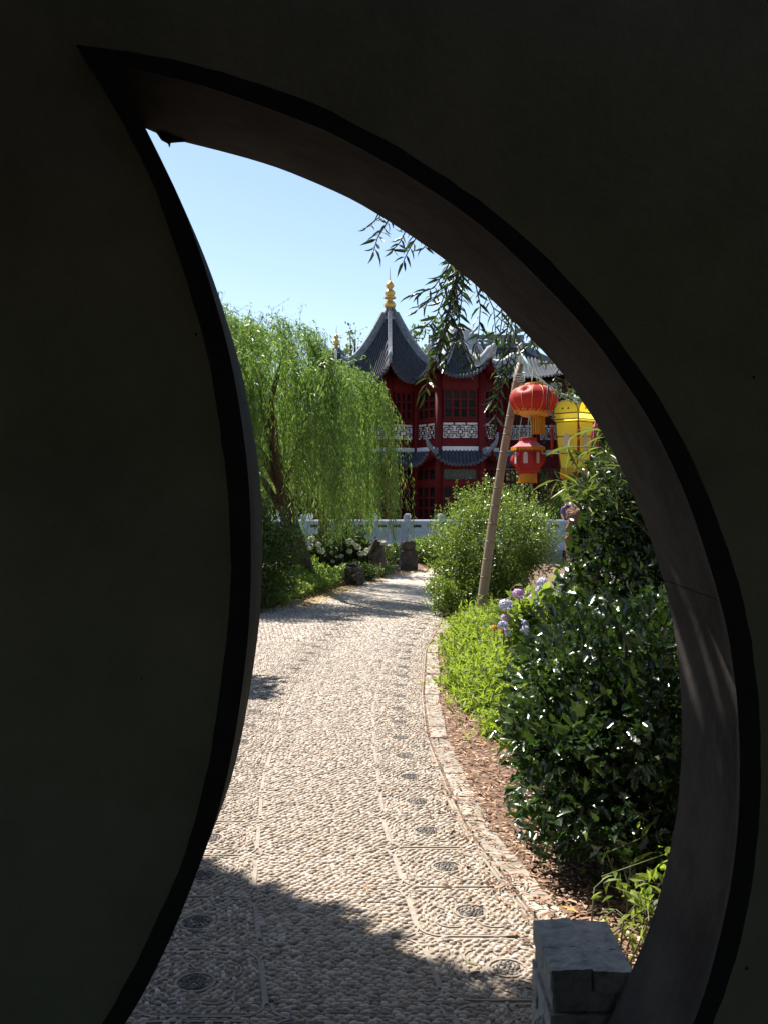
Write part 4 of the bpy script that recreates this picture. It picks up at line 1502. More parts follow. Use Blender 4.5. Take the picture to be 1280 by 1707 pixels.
def shrub(name, label, cat, C, rad, K, rc, per, size, width, mat, tv=OVAL, tf=OVAL_F, n_single=0, sprigs=0, group=None, base=None, lo=.5, clip=None, nstem=14, up=.35, inner=True, sprig_len=(.12, .3), nup=.9):
    base = base or (C[0], C[1], 0)
    t_ = thing(name, label, cat, base, group)
    cs = ellipsoid_centers(C, rad, K, lo=lo, zmin=0.05)
    P, D, N = clump_points(cs, rng.uniform(rc * .6, rc * 1.25, K), per, C, up=up, nup=nup)
    sz = size * np.clip(rng.lognormal(-.05, .28, len(P)), .4, 1.5)
    if sprigs:
        ps, ds = [], []
        for k in range(sprigs):
            u = rand_unit(1)[0]
            u[2] = abs(u[2])
            p0 = np.array(C) + u * np.array(rad) * rng.uniform(.88, 1.05)
            dd = unit(u * .6 + np.array([rng.normal(0, .25), rng.normal(0, .25), .9]))
            L = rng.uniform(*sprig_len)
            for q in np.linspace(0, 1, int(6 + L / (size * .45))):
                ps.append(p0 + dd * L * q + rng.normal(0, size * .25, 3))
                ds.append(unit(rng.normal(0, 1, 3) + dd * .7))
        P = np.vstack([P, ps]); D = np.vstack([D, ds]); N = np.vstack([N, rand_unit(len(ps)) + np.array([0, 0, .6])])
        sz = np.concatenate([sz, rng.uniform(size * .5, size * .95, len(ps))])
    leafy(t_, 'foliage', tv, tf, P, D, N, sz, width, mat, n_single, clip=clip)
    idx = rng.choice(len(cs), min(nstem, len(cs)), replace=False)
    stems(t_, base, cs[idx], 0.02 if rad[2] < .8 else .03)
    return t_


# ------------------------------------------------------------------ right-hand bed, near to far
holly = shrub('holly_shrub', 'glossy dark holly shrub with spiny leaves filling the right bed behind the stone block', 'shrub',
              (1.33, 4.52, .50), (.82, .82, .62), 260, .19, 62, .062, .46, M['holly'], HOLLY, HOLLY_F, n_single=300, sprigs=46, sprig_len=(.08, .2), lo=.45, nstem=22, nup=.6, clip=lambda P_: P_[:, 0] > np.interp(P_[:, 1], [3.6, 3.9, 4.3, 4.9, 5.5], [.80, .66, .56, .56, .80]) + .05 * np.sin(P_[:, 2] * 14 + P_[:, 1] * 9))
camellia = shrub('camellia_shrub', 'tall nearly black evergreen shrub rising beneath the yellow lantern', 'shrub',
                 (2.0, 6.35, 1.02), (1.0, .95, 1.05), 340, .22, 70, .075, .44, M['camellia'], LANCE, LANCE_F, n_single=220, sprigs=50, sprig_len=(.1, .3), lo=.45, nstem=20, nup=.6, clip=lambda P_: P_[:, 0] / P_[:, 1] > np.interp(P_[:, 2], [0, .9, 1.15, 1.55, 1.75, 2.1], [.155, .160, .188, .200, .186, .20]) + .006 * np.sin(P_[:, 2] * 31 + P_[:, 1] * 11))
# bright seedlings at the foot of the holly
for (px, py, Y, hh, lab) in ((1068, 1560, 3.5, .26, 'bright green leafy seedlings below the holly right of the stone block'),
                             (1050, 1490, 3.72, .36, 'single pale green shoot with four pointed leaves against the dark holly')):
    c = at(px, py, Y)
    t_ = thing('young_plant', lab, 'plant', (c.x, Y, 0))
    n_ = 110 if hh == .26 else 14
    P = np.column_stack([rng.normal(c.x + .03, .09 if n_ > 20 else .04, n_), rng.normal(Y, .08, n_), rng.uniform(.04, hh, n_)])
    D = rng.normal(0, .6, (n_, 3)) + np.array([-.2, -.3, .1])
    N = rng.normal(0, .4, (n_, 3)) + np.array([-.3, 0, 1])
    leafy(t_, 'leaves', LANCE, LANCE_F, P, D, N, rng.uniform(.05, .085, n_), .30, M['lime'], n_single=n_)
    stems(t_, (c.x, Y, 0), P[:10], .004, M['twig'])

# lime ground cover between kerb and shrubs
n_ = 22000
yy = rng.uniform(6.3, 12.9, n_)
edge = np.array([float(Xo(q)) for q in yy])
lo_ = np.interp(yy, [6.3, 6.8, 7.4, 8.2, 9.6, 11, 12.9], [.56, .44, .35, .27, .25, .23, .20]) + .07 * np.sin(yy * 5.1) * np.sin(yy * 2.3 + 1) - rng.exponential(.035, n_)
xx = edge + lo_ + rng.random(n_) ** 1.2 * np.interp(yy, [6.3, 8, 11, 13], [.30, .85, 1.2, 1.3])
tuft = .55 + .45 * np.sin(xx * 11 + 2 * np.sin(yy * 5)) * np.sin(yy * 7.3 + xx * 3) + rng.exponential(.12, n_)
zz = rng.random(n_) ** .6 * np.interp(xx - edge - lo_, [0, .12, .5], [.07, .20, .33]) * tuft
P = np.column_stack([xx, yy, zz])
D = rng.normal(0, .7, (n_, 3)) + np.array([-.1, -.1, .35])
N = rng.normal(0, .35, (n_, 3)) + np.array([-.15, 0, 1])
sz = rng.uniform(.045, .10, n_)
o = batch('ground_cover', LANCE, LANCE_F, frames(D, N), np.column_stack([sz * .24, sz, sz]), P, M['lime'], None, 'stuff')
tag(o, 'lime green leafy ground cover edging the mulch along the right kerb', 'plants')

# dark green fringe between ground cover and holly
shrub('low_shrub', 'low mid-green shrub between the lime ground cover and the dark holly', 'shrub', (1.30, 6.15, .28), (.38, .55, .34), 80, .13, 46, .055, .42, M['hydrangea'], LANCE, LANCE_F, n_single=120, sprigs=20, sprig_len=(.06, .15), nstem=10)

# hydrangea with lilac heads
hyd = shrub('hydrangea', 'hydrangea with lilac and mauve flower heads beside the bamboo pole', 'shrub', (1.55, 8.75, .42), (.52, .45, .38), 90, .15, 30, .10, .55, M['hydrangea'], LANCE, LANCE_F, n_single=200, sprigs=12, sprig_len=(.08, .15), nstem=12)
FLOR = [(-.5, 0, 0), (0, -.5, .1), (.5, 0, 0), (0, .5, .1)]


def bloom(parent, c, r, mat, n=90, label=None):
    u = rand_unit(n)
    P = np.array(c) + u * r * rng.uniform(.86, 1.04, (n, 1)) * np.array([1, 1, .82])
    o = batch('bloom', FLOR, [(0, 1, 2, 3)], frames(np.cross(u, rand_unit(n)), u + rng.normal(0, .25, (n, 3))), rng.uniform(.26, .40, n) * r, P, mat, parent)
    if label: o['label'] = label
    b = MB()
    b.tube([Vector(c) - Vector((0, 0, r * .5)), Vector(c) + Vector((.02, .10, -.12))], .006, 5)
    b.build('flower_stalk', M['twig'], o)
    return o


for (px, py, Y, r_, mt, lb) in ((903, 971, 8.55, .055, 'lilac', None), (864, 990, 8.5, .058, 'mauve', 'pink-mauve flower head'), (842, 1008, 8.5, .062, 'lilac', None), (902, 984, 8.6, .06, 'lilac', None),
                                (841, 1030, 8.45, .045, 'mauve', 'mauve flower head lowest but one on the left'), (838, 1043, 8.4, .05, 'lilac', None), (871, 1040, 8.4, .052, 'lilac', None), (874, 1050, 8.35, .045, 'lilac', None),
                                (846, 1056, 8.4, .038, 'lilac', None), (888, 998, 8.6, .05, 'lilac', None), (935, 986, 8.5, .045, 'lilac', None), (977, 1018, 8.4, .04, 'lilac', None)):
    bloom(hyd, at(px, py, Y), r_ * .95, M[mt], 190, lb)
for (px, py, Y) in ((823, 1048, 8.5), (839, 1053, 8.45)):
    t_ = thing('marigold', 'small orange-yellow flower at the foot of the hydrangea' if px < 830 else 'second smaller orange flower just right of the first at the hydrangea foot', 'flower', (gx(px, Y), Y, 0))
    c = at(px, py, Y)
    u = rand_unit(24); u[:, 2] = abs(u[:, 2])
    batch('petals', FLOR, [(0, 1, 2, 3)], frames(np.cross(u, rand_unit(24)), u), np.full(24, .03), np.array(c) + u * .028, M['fringe'], t_)
    MB().tube([c, (c.x, c.y + .03, c.z - .12)], .005, 5).build('stalk', M['twig'], t_)

# big rounded shrub behind the pole
priv = shrub('privet_shrub', 'big rounded sunlit green shrub behind the leaning bamboo pole', 'shrub', (gx(822, 13.9), 13.9, .84), (.86, .85, .86), 420, .17, 72, .040, .55, M['privet'], OVAL, OVAL_F, sprigs=330, sprig_len=(.1, .30), lo=.5, nstem=22)
# low wing of the same planting at its left foot
shrub('privet_shrub', 'low spreading sunlit shrub at the path edge left of the bamboo pole foot', 'shrub', (gx(765, 13.4), 13.5, .28), (.42, .55, .36), 110, .12, 60, .038, .55, M['privet'], OVAL, OVAL_F, sprigs=70, sprig_len=(.06, .2), nstem=10)

# ------------------------------------------------------------------ bamboo pole, rope and lanterns
pole = thing('bamboo_pole', 'leaning bamboo pole rising from the right bed and carrying the lantern cord', 'pole', (gx(798, 12.3), 12.3, 0))
A, B_ = at(797, 1052, 12.3), at(866, 606, 12.3)
b = MB()
nseg = 15
pts, rad = [], []
for k in range(nseg + 1):
    t = k / nseg
    p = A.lerp(B_, t) + Vector((-.035 * math.sin(t * math.pi), 0, 0))
    pts.append(p)
    rad.append(.066 - .021 * t)
b.tube(pts, rad, 12)
b.build('stem', M['bamboo'], pole, smooth=True)
for k in range(1, nseg):
    d = (pts[k + 1] - pts[k - 1]).normalized()
    MB().tube([pts[k] - d * .012, pts[k], pts[k] + d * .012], [rad[k] * 1.003, rad[k] * 1.03, rad[k] * 1.003], 12).build('node', M['bamboo_node'], pole, smooth=True)
b = MB()
b.tube([pts[-1] - Vector((0, 0, .1)), pts[-1] + Vector((-.005, 0, .1)), at(865, 585, 12.3), at(866, 579, 12.3)], [.02, .02, .018, .022], 7)
b.tube([at(862, 580, 12.3), at(867, 576, 12.3), at(869, 582, 12.3)], [.02, .045, .02], 8)
b.build('hook', M['steel'], pole, smooth=True)
b = MB()
for q in range(4):
    b.tube([pts[-1] + Vector((.06 * math.cos(a), .06 * math.sin(a), -.12 - .03 * q + .02 * math.sin(a))) for a in np.linspace(0, 6.28, 9)], .008, 5)
b.build('binding', M['cord'], pole)
# second pole carrying the other end of the cord, behind the wall's edge
pole2 = thing('bamboo_pole', 'upright bamboo pole among the shrubs holding the far end of the lantern cord', 'pole', (3.65, 11.2, 0))
MB().tube([(3.65, 11.2, 0), (3.62, 11.2, 1.3), (3.6, 11.2, 2.62)], [.07, .06, .05], 10).build('stem', M['bamboo'], pole2, smooth=True)

LY = 11.9
rope = thing('lantern_cord', 'pale green cord with loops running down from the pole top to the right', 'cord', (1.68, 12.2, 3.2))
ra = [at(868, 588, 12.25), at(880, 608, 12.15), at(893, 625, 12.05), at(912, 643, 12.0), at(935, 657, 11.95), at(957, 663, 11.9), at(990, 668, 11.8), Vector((3.6, 11.2, 2.6))]
MB().tube(ra, .014, 6).build('main_cord', M['cord'], rope, smooth=True)
b = MB()
for k in range(1, 6):
    a, c = ra[k], ra[k + 1]
    for q in range(3):
        t0, t1 = q / 3, (q + 1) / 3
        p, r_ = a.lerp(c, t0), a.lerp(c, t1)
        sag = rng.uniform(.02, .07)
        b.tube([p, p.lerp(r_, .3) - Vector((0, 0, sag)), p.lerp(r_, .7) - Vector((0, 0, sag)), r_], .006, 4)
b.tube([ra[0], ra[0] + Vector((.03, 0, -.1)), ra[1] - Vector((0.03, 0, .03))], .01, 5)
b.build('slack_loops', M['cord'], rope, smooth=True)

# round red lantern
LC = at(889, 668, LY)
lan = thing('round_lantern', 'dented round red lantern with gold lace rim, topmost on the cord', 'lantern', LC)
tilt = Matrix.Translation(LC) @ Matrix.Rotation(R(5), 4, 'Y') @ Matrix.Rotation(R(-6), 4, 'X')
RX_, RZ_ = .292, .180
NG = 14
rows = []
for j in range(15):
    ph = -math.pi / 2 + .32 + (math.pi - .62) * j / 14
    row = []
    for i in range(NG * 6):
        a = 2 * math.pi * i / (NG * 6)
        g = abs(((i % 6) / 6) - .5) * 2            # 1 at the rib
        r_ = RX_ * math.cos(ph) ** .72 * (1 - .020 * (1 - g * g))
        p = Vector((r_ * math.cos(a), r_ * math.sin(a), RZ_ * math.sin(ph)))
        # crushed dent on the upper left, towards the camera
        q = Vector((-.155, -.205, .115))
        d = (p - q)
        w = math.exp(-(d.x ** 2 + d.y ** 2) / .0026 - d.z ** 2 / .0014)
        fold = .5 + .5 * math.sin(d.x * 95 + d.z * 60)
        p *= 1 - w * (.16 + .16 * fold)
        row.append(tilt @ p)
    row.append(row[0])
    rows.append(row)
MB().grid(rows).build('shade', M['lantern_red'], lan, smooth=True)
b = MB()
for k in range(NG):
    b.tube([rows[j][k * 6] + (rows[j][k * 6] - LC).normalized() * .001 for j in range(15)], .0035, 4)
b.build('ribs', M['gold_lace'], lan, kind='stuff')
b = MB()
b.lathe([(.150, -.176), (.182, -.158)], 28, capb=False, capt=False)
b.lathe([(.145, -.186), (.152, -.175)], 28)
for k in range(14):
    a0 = 2 * math.pi * k / 14
    for q in range(3):
        a = a0 + (q - 1) * .12
        z_ = -.150 + (.030 if q == 1 else .012)
        b.tube([(.200 * math.cos(a) , .200 * math.sin(a), -.158), (.225 * math.cos(a), .225 * math.sin(a), z_ - .012), (.221 * math.cos(a + .06), .221 * math.sin(a + .06), z_)], .007, 4)
o = b.build('gold_rim', M['gold_lace'], lan)
o.matrix_basis = tilt @ o.matrix_basis if False else o.matrix_basis
o.data.transform(tilt)
b = MB().lathe([(.10, .165), (.125, .178), (.12, .20), (.06, .215)], 14)
o = b.build('top_cap', M['gold_lace'], lan)
o.data.transform(tilt)
b = MB()
b.tube([LC + Vector((-.02, 0, .2)), at(886, 634, LY), at(887, 617, 12.05)], .007, 5)
b.tube([LC + Vector((.0, 0, .2)), LC + Vector((.05, 0, .26)), at(893, 626, 12.05)], .004, 5)
b.build('hanging_wire', M['wire'], lan)
b = MB()
c = at(896, 697, LY)
for k in range(52):
    a, r_ = 2 * math.pi * k / 52, .066 + .006 * (k % 3)
    b.bar([c + Vector((r_ * math.cos(a), r_ * math.sin(a), .03)), c + Vector((r_ * 1.03 * math.cos(a + .02), r_ * 1.03 * math.sin(a + .02), -.08)), c + Vector((r_ * 1.04 * math.cos(a), r_ * 1.04 * math.sin(a), -.185 - rng.uniform(0, .012)))], .0095, .004, up=(math.cos(a), math.sin(a), 0))
b.build('tassel', M['fringe'], lan, kind='stuff')

# dangling dark cable beside the round lantern
cab = thing('lamp_cable', 'dark cable with pale plug dangling in front of the round lantern', 'cable', at(912, 645, LY))
b = MB()
b.tube([at(913, 643, 11.55), at(912, 660, 11.55), at(911, 678, 11.55), at(913, 684, 11.55)], .012, 6)
b.build('flex', M['wire'], cab, smooth=True)
MB().tube([at(913, 683, 11.55), at(919, 690, 11.55), at(924, 697, 11.55)], [.012, .02, .012], 7).build('plug', M['bamboo'], cab, smooth=True)

# hexagonal red lantern hanging below
HC = at(879, 763, LY)
hl = thing('hexagonal_lantern', 'small hexagonal red lantern with pale arched windows and flared roof below the round one', 'lantern', HC)
b = MB()
ph = R(-78)
b.lathe([(.105, .198), (.108, .236), (.095, .24)], 6, HC, ph)
b.build('collar', M['lantern_red'], hl)
b = MB()
b.lathe([(.200, .128), (.165, .145), (.128, .172), (.105, .198)], 6, HC, ph)
b.build('roof', M['lantern_pink'], hl)
b = MB().lathe([(.115, -.20), (.125, -.175), (.15, -.15), (.145, -.12), (.168, -.10), (.172, -.02), (.165, .07), (.16, .128)], 6, HC, ph, capt=False)
b.build('body', M['lantern_red'], hl)
hx = [Vector((math.cos(ph + math.pi / 3 * k), math.sin(ph + math.pi / 3 * k), 0)) for k in range(6)]
for k in range(6):
    m_ = (hx[k] + hx[(k + 1) % 6]).normalized()
    s = (hx[(k + 1) % 6] - hx[k]).normalized()
    a0 = HC + m_ * .152
    # arched window
    prof = [(-.026, -.07), (.026, -.07)] + [(.026 * math.cos(a), .035 + .032 * math.sin(a)) for a in np.linspace(0, math.pi, 8)]
    b = MB()
    f_ = [a0 + s * x + Vector((0, 0, z)) for x, z in prof]
    g_ = [p + m_ * .006 for p in f_]
    b.add(f_ + g_, [tuple(range(len(f_), 2 * len(f_)))] + [(i, (i + 1) % len(f_), len(f_) + (i + 1) % len(f_), len(f_) + i) for i in range(len(f_))])
    b.build('arched_window', M['pale_window'], hl)
    # bulging ear at each corner
    e = MB()
    c_ = HC + hx[k] * .16
    e.grid([[c_ + hx[k] * (.055 * math.sin(t) * (1 if q in (1,) else .0)) + hx[k].cross(Vector((0, 0, 1))) * (.022 * (q - 1)) + Vector((0, 0, -.11 + .17 * t / math.pi)) for q in range(3)] for t in np.linspace(0, math.pi, 9)])
    e.build('ear', M['lantern_red'], hl, smooth=True)
    fr_ = MB()
    for q in range(9):
        x = -.09 + .0225 * q
        p = HC + m_ * .178 + s * x + Vector((0, 0, .128))
        fr_.bar([p, p - Vector((0, 0, .030 + .016 * abs(math.sin(q * 1.7))))], .017, .004, up=m_)
    fr_.build('fringe', M['fringe'], hl, kind='stuff')
b = MB()
for k in range(44):
    a, r_ = 2 * math.pi * k / 44, .098 + .006 * (k % 2)
    p = HC + Vector((r_ * math.cos(a), r_ * math.sin(a), -.19))
    b.bar([p, p + Vector((.004 * math.cos(a * 3), 0, -.10 - rng.uniform(0, .02)))], .014, .004, up=(math.cos(a), math.sin(a), 0))
b.build('tassel', M['fringe'], hl, kind='stuff')
b = MB()
b.tube([HC + Vector((0, 0, .24)), at(880, 700, LY), at(886, 630, 12.0)], .006, 5)
b.tube([HC + Vector((.03, 0, .24)), at(886, 712, LY), at(880, 690, LY)], .009, 5)
b.tube([HC + Vector((-.1, 0, .2)), at(864, 722, LY), at(869, 695, LY)], .004, 4)
b.build('hanging_wire', M['cord'], hl)

# square yellow lantern, one corner towards the camera
YC = at(957, 735, 11.6)
yl = thing('yellow_lantern', 'tall square yellow lantern with arched crests and orange fringe at the wall edge', 'lantern', YC)
lz = lambda py: EYE - (py - HY) * 11.6 / F
prof = [(lz(781), .158), (lz(756), .185), (lz(728), .208), (lz(704), .218), (lz(700), .250), (lz(690), .250)]
yr = R(-90 - 1)
cor = lambda k, r_, z: Vector((YC.x + r_ * math.cos(yr + math.pi / 2 * k), YC.y + r_ * math.sin(yr + math.pi / 2 * k), z))
for k in range(4):
    b = MB()
    b.grid([[cor(k, r_, z).lerp(cor(k + 1, r_, z), u) for u in (0, .5, 1)] for z, r_ in prof])
    b.build('side_panel', M['lantern_yellow'], yl)
    # arched crest
    z0 = lz(690)
    r_ = .250
    a, c = cor(k, r_, z0), cor(k + 1, r_, z0)
    outl = [(0, 0), (1, 0), (1.02, .05), (.98, .10), (.88, .165), (.72, .195), (.58, .205), (.5, .235), (.42, .205), (.28, .195), (.12, .165), (.02, .10), (-.02, .05)]
    m_ = ((a + c) / 2 - Vector((YC.x, YC.y, z0))).normalized()
    f_ = [a.lerp(c, u * .92 + .04) + Vector((0, 0, z * .70)) - m_ * .004 for u, z in outl]
    g_ = [p + m_ * .004 for p in f_]
    n2 = len(f_)
    b = MB()
    b.add(f_ + g_, [tuple(range(n2 - 1, -1, -1)), tuple(range(n2, 2 * n2))] + [(i, (i + 1) % n2, n2 + (i + 1) % n2, n2 + i) for i in range(n2)])
    b.build('crest', M['lantern_yellow'], yl)
    e = MB()
    e.tube(g_ + [g_[0]], .006, 4)
    for z, rr in prof[:-1]:
        e.tube([cor(k, rr + .002, z), cor(k + 1, rr + .002, z)], .0055, 4)
    e.tube([cor(k, rr + .002, z) for z, rr in prof], .0075, 5)
    s = (c - a).normalized()
    for dx in (-.05, .05):
        p = (a + c) / 2 + m_ * .006 + s * dx * .8 + Vector((0, 0, .045))
        e.add([p - s * .018, p + s * .018, p + Vector((0, 0, .03))], [(0, 1, 2)])
    e.build('frame_wire', M['dark_line'], yl)
    # pale oval window
    zc = lz(738)
    m2 = ((cor(k, .208, zc) + cor(k + 1, .208, zc)) / 2 - Vector((YC.x, YC.y, zc)))
    ctr = Vector((YC.x, YC.y, zc)) + m2 * 1.04
    m2.normalize()
    b = MB()
    f_ = [ctr + s * .055 * math.cos(q) + Vector((0, 0, .105 * math.sin(q))) for q in np.linspace(0, 2 * math.pi, 15)[:-1]]
    g_ = [p + m2 * .006 for p in f_]
    b.add(f_ + g_, [tuple(range(14, 28))] + [(i, (i + 1) % 14, 14 + (i + 1) % 14, 14 + i) for i in range(14)])
    b.build('oval_window', M['pale_window'], yl)
    fr_ = MB()
    z0 = lz(780)
    a, c = cor(k, .161, z0), cor(k + 1, .161, z0)
    for q in range(22):
        p = a.lerp(c, (q + .5) / 22)
        fr_.bar([p, p + m_ * .01 + Vector((0, 0, -.07)), p + m_ * rng.uniform(.0, .02) + Vector((rng.normal(0, .004), 0, -.115 - rng.uniform(0, .025)))], .0135, .004, up=m_)
    fr_.build('fringe', M['fringe'], yl, kind='stuff')
    # red tassel hanging at the corner of the canopy
    b = MB()
    p = cor(k, .265, lz(704))
    b.tube([p, p + Vector((0, 0, -.06)), p + Vector((0, 0, -.10)), p + Vector((.0, 0, -.40))], [.005, .008, .020, .012], 6)
    b.build('corner_tassel', M['lantern_red'], yl, smooth=True)
b = MB()
b.lathe([(.228, lz(699)), (.06, lz(691))], 4, (YC.x, YC.y, 0), yr, capb=True)
b.build('canopy_top', M['lantern_yellow'], yl)
b = MB()
b.tube([Vector((YC.x, YC.y, lz(690))), Vector((YC.x, YC.y, lz(664)))], .012, 5)
b.build('hanging_wire', M['cord'], yl)
rt = thing('red_tassel', 'faded red and white cloth tassel by the yellow lantern at the wall edge', 'tassel', at(993, 715, 11.2))
b = MB()
for k in range(16):
    a = k * .8
    b.tube([at(991, 706, 11.2), at(991, 712, 11.2) + Vector((.02 * math.cos(a), .02 * math.sin(a), 0)), at(991, 728, 11.2) + Vector((.05 * math.cos(a), .05 * math.sin(a), -.02 * (k % 3)))], [.01, .012, .004], 4)
b.tube([at(991, 706, 11.2), at(992, 668, 11.8)], .004, 4)
b.build('threads', M['lantern_pink'], rt)

# ------------------------------------------------------------------ bamboo leaves in front of the yellow lantern
bam = thing('bamboo_plant', 'young bamboo with long narrow leaves reaching in front of the yellow lantern', 'plant', (2.25, 6.3, 0))
ps, ds, ns_ = [], [], []
b = MB()
for (pts) in ([(1080, 900), (1030, 820), (985, 770), (935, 757)], [(1080, 860), (1040, 780), (990, 745), (945, 745)], [(1100, 900), (1020, 830), (965, 810), (925, 800)], [(1100, 860), (1050, 790), (1010, 720), (980, 715)],
              [(1090, 900), (1040, 850), (1010, 800), (995, 775)], [(1090, 900), (1030, 850), (985, 835), (945, 812)], [(1100, 900), (1060, 830), (1040, 790), (1020, 770)], [(1090, 860), (1050, 800), (1015, 760), (1000, 745)]):
    Yb = rng.uniform(5.9, 6.4)
    w = [at(px, py, Yb + .12 * (3 - i) * rng.uniform(-.6, 1)) for i, (px, py) in enumerate(pts)]
    base = Vector((2.25 + rng.normal(0, .06), 6.3 + rng.normal(0, .06), .0))
    b.tube([base, base.lerp(w[0], .6)] + w, [.012, .010, .007, .005, .004, .002], 5)
    for i in range(3):
        for t in np.linspace(0, 1, 9):
            p = w[i].lerp(w[i + 1], t)
            dd = (w[i + 1] - w[i]).normalized()
            for q in range(1):
                ps.append(np.array(p)); ds.append(np.array(dd) * .7 + rng.normal(0, .75, 3) + np.array([-.1, 0, -.25])); ns_.append(rng.normal(0, .45, 3) + np.array([-.3, -.3, .9]))
b.build('culm', M['twig'], bam, smooth=True)
P, D, N = np.array(ps), np.array(ds), np.array(ns_)
leafy(bam, 'leaves', LANCE, LANCE_F, P, D, N, rng.uniform(.09, .19, len(P)), .10, M['bamboo_leaf'], n_single=260, clip=lambda P_: rng.random(len(P_)) < .72)

# ------------------------------------------------------------------ left bed
shrub('dark_shrub', 'dark leafy shrub at the left edge of the gate opening with a sunlit top', 'shrub', (-2.2, 14.2, .74), (1.0, .85, .95), 330, .20, 95, .05, .5, M['shade_green'], OVAL, OVAL_F, sprigs=90, sprig_len=(.1, .25), nstem=18)
n_ = 12000
yy = rng.uniform(14.2, 21.0, n_)
xb = np.array([float(Xbed(q)) for q in yy])
xx = xb - .05 - rng.random(n_) ** 1.4 * 1.6
lump = .6 + .4 * np.sin(xx * 7 + yy * 3) * np.sin(yy * 4.1)
zz = .06 + rng.random(n_) ** .7 * np.interp(xb - xx, [0, .3, 1.5], [.08, .30, .42]) * lump
P = np.column_stack([xx, yy, zz])
sz = rng.uniform(.05, .10, n_)
o = batch('ground_cover', OVAL, OVAL_F, frames(rng.normal(0, .7, (n_, 3)) + np.array([0, 0, .4]), rng.normal(0, .35, (n_, 3)) + np.array([0, 0, 1])), np.column_stack([sz * .5, sz, sz]), P, M['hydrangea'], None, 'stuff')
tag(o, 'low green ground cover along the left edge of the path under the willow', 'plants')
wh = shrub('hydrangea', 'hydrangea bush with round cream-white flower heads under the willow', 'shrub', (gx(560, 20.3), 20.4, .45), (.78, .6, .52), 120, .18, 44, .09, .55, M['shade_green'], LANCE, LANCE_F, sprigs=10, nstem=12)
for (px, py, r_) in ((520, 898, .065), (531, 908, .055), (536, 918, .07), (516, 914, .045), (552, 903, .045), (553, 921, .045), (561, 928, .032), (569, 927, .045), (555, 936, .04), (573, 943, .07), (570, 951, .05),
                     (583, 903, .07), (597, 912, .06), (608, 921, .06), (601, 923, .055), (583, 919, .055), (612, 917, .045), (592, 908, .045)):
    bloom(wh, at(px, py, 19.75), r_ * 1.15, M['whitebloom'], 110)


def rock(name, label, c, s, mat, seed, cat='rock', rough=.22):
    r_ = random.Random(seed)
    from mathutils import noise
    off = Vector((r_.uniform(0, 50), r_.uniform(0, 50), 0))
    b = MB()
    rows = []
    for j in range(11):
        ph = -math.pi / 2 + math.pi * j / 10
        row = []
        for i in range(16):
            a = 2 * math.pi * i / 16
            d = Vector((math.cos(ph) * math.cos(a), math.cos(ph) * math.sin(a), math.sin(ph)))
            k = 1 + rough * noise.noise(d * 1.7 + off) * 2 + rough * .6 * noise.noise(d * 4.3 + off) * 2
            k2 = 1 / max(abs(d.x), abs(d.y), abs(d.z)) ** .45
            row.append(Vector((d.x * s[0], d.y * s[1], d.z * s[2])) * k * k2 + Vector(c))
        row.append(row[0])
        rows.append(row)
    b.grid(rows)
    return tag(b.build(name, mat, None, smooth=False), label, cat)


rock('boulder', 'low squat grey boulder at the left path edge beneath the white hydrangea', (gx(590, 18.1), 18.15, .16), (.17, .18, .17), M['rock'], 4)
rock('boulder', 'small dark boulder with flat top just behind the squat grey one', (gx(588, 18.4), 18.5, .30), (.12, .12, .09), M['rock'], 9)
rock('standing_stone', 'tall dark pointed standing stone left of the carved bollard', (gx(627, 19.8), 19.9, .32), (.17, .16, .42), M['rock'], 5)
rock('standing_stone', 'shorter dark stone leaning against the tall pointed standing stone', (gx(606, 19.9), 20.1, .26), (.14, .13, .30), M['rock'], 15)
for (px, py, Y, s, lab) in ((636, 910, 25.4, .16, 'pale rounded rock topmost at the pond edge behind the standing stone'), (634, 922, 25.2, .13, 'small pale rock low at the pond edge behind the standing stone'),
                            (652, 916, 25.5, .17, 'pale rock at the pond edge nearest the carved bollard'), (645, 926, 25.3, .2, 'dark wet rock between the pale pond-edge rocks')):
    rock('pond_rock', lab, at(px, py, Y), (s, s, s * .8), M['rock'] if 'dark' in lab else M['pale_rock'], int(px * 3 + py))
rock('boulder', 'brown boulder resting on the shrubs left of the privet before the bridge', at(727, 908, 24.4), (.20, .2, .17), M['pale_rock'], 31)
# carved bollard
bol = thing('stone_bollard', 'carved dark stone bollard with rounded cap at the far bend of the path', 'bollard', (gx(680, 21.8), 21.8, 0))
bx = gx(680, 21.8)
b = MB().lathe([(.265, -.02), (.265, .42), (.25, .45)], 4, (bx, 21.8, 0), R(45 + 8))
b.build('shaft', M['rock'], bol, bevel=0.02)
b = MB().lathe([(.19, .45), (.20, .50), (.21, .58), (.19, .645), (.13, .67)], 4, (bx, 21.8, 0), R(45 + 8))
b.build('cap', M['rock'], bol, bevel=0.03)
shrub('low_shrub', 'low sunlit shrub between the carved bollard and the privet', 'shrub', (gx(714, 23), 23.1, .30), (.55, .4, .36), 90, .15, 50, .06, .55, M['privet'], sprigs=40, sprig_len=(.08, .2), nstem=8)
shrub('low_shrub', 'small pale-flecked shrub between the tall standing stone and the bollard', 'shrub', (gx(655, 22.5), 22.6, .2), (.30, .3, .34), 45, .12, 46, .055, .5, M['privet'], sprigs=20, sprig_len=(.06, .15), nstem=6)
shrub('low_shrub', 'dark low shrub with yellowish tips before the tall standing stone', 'shrub', (gx(612, 18.9), 19.0, .14), (.30, .22, .18), 40, .1, 40, .05, .5, M['shade_green'], sprigs=12, sprig_len=(.05, .12), nstem=6)
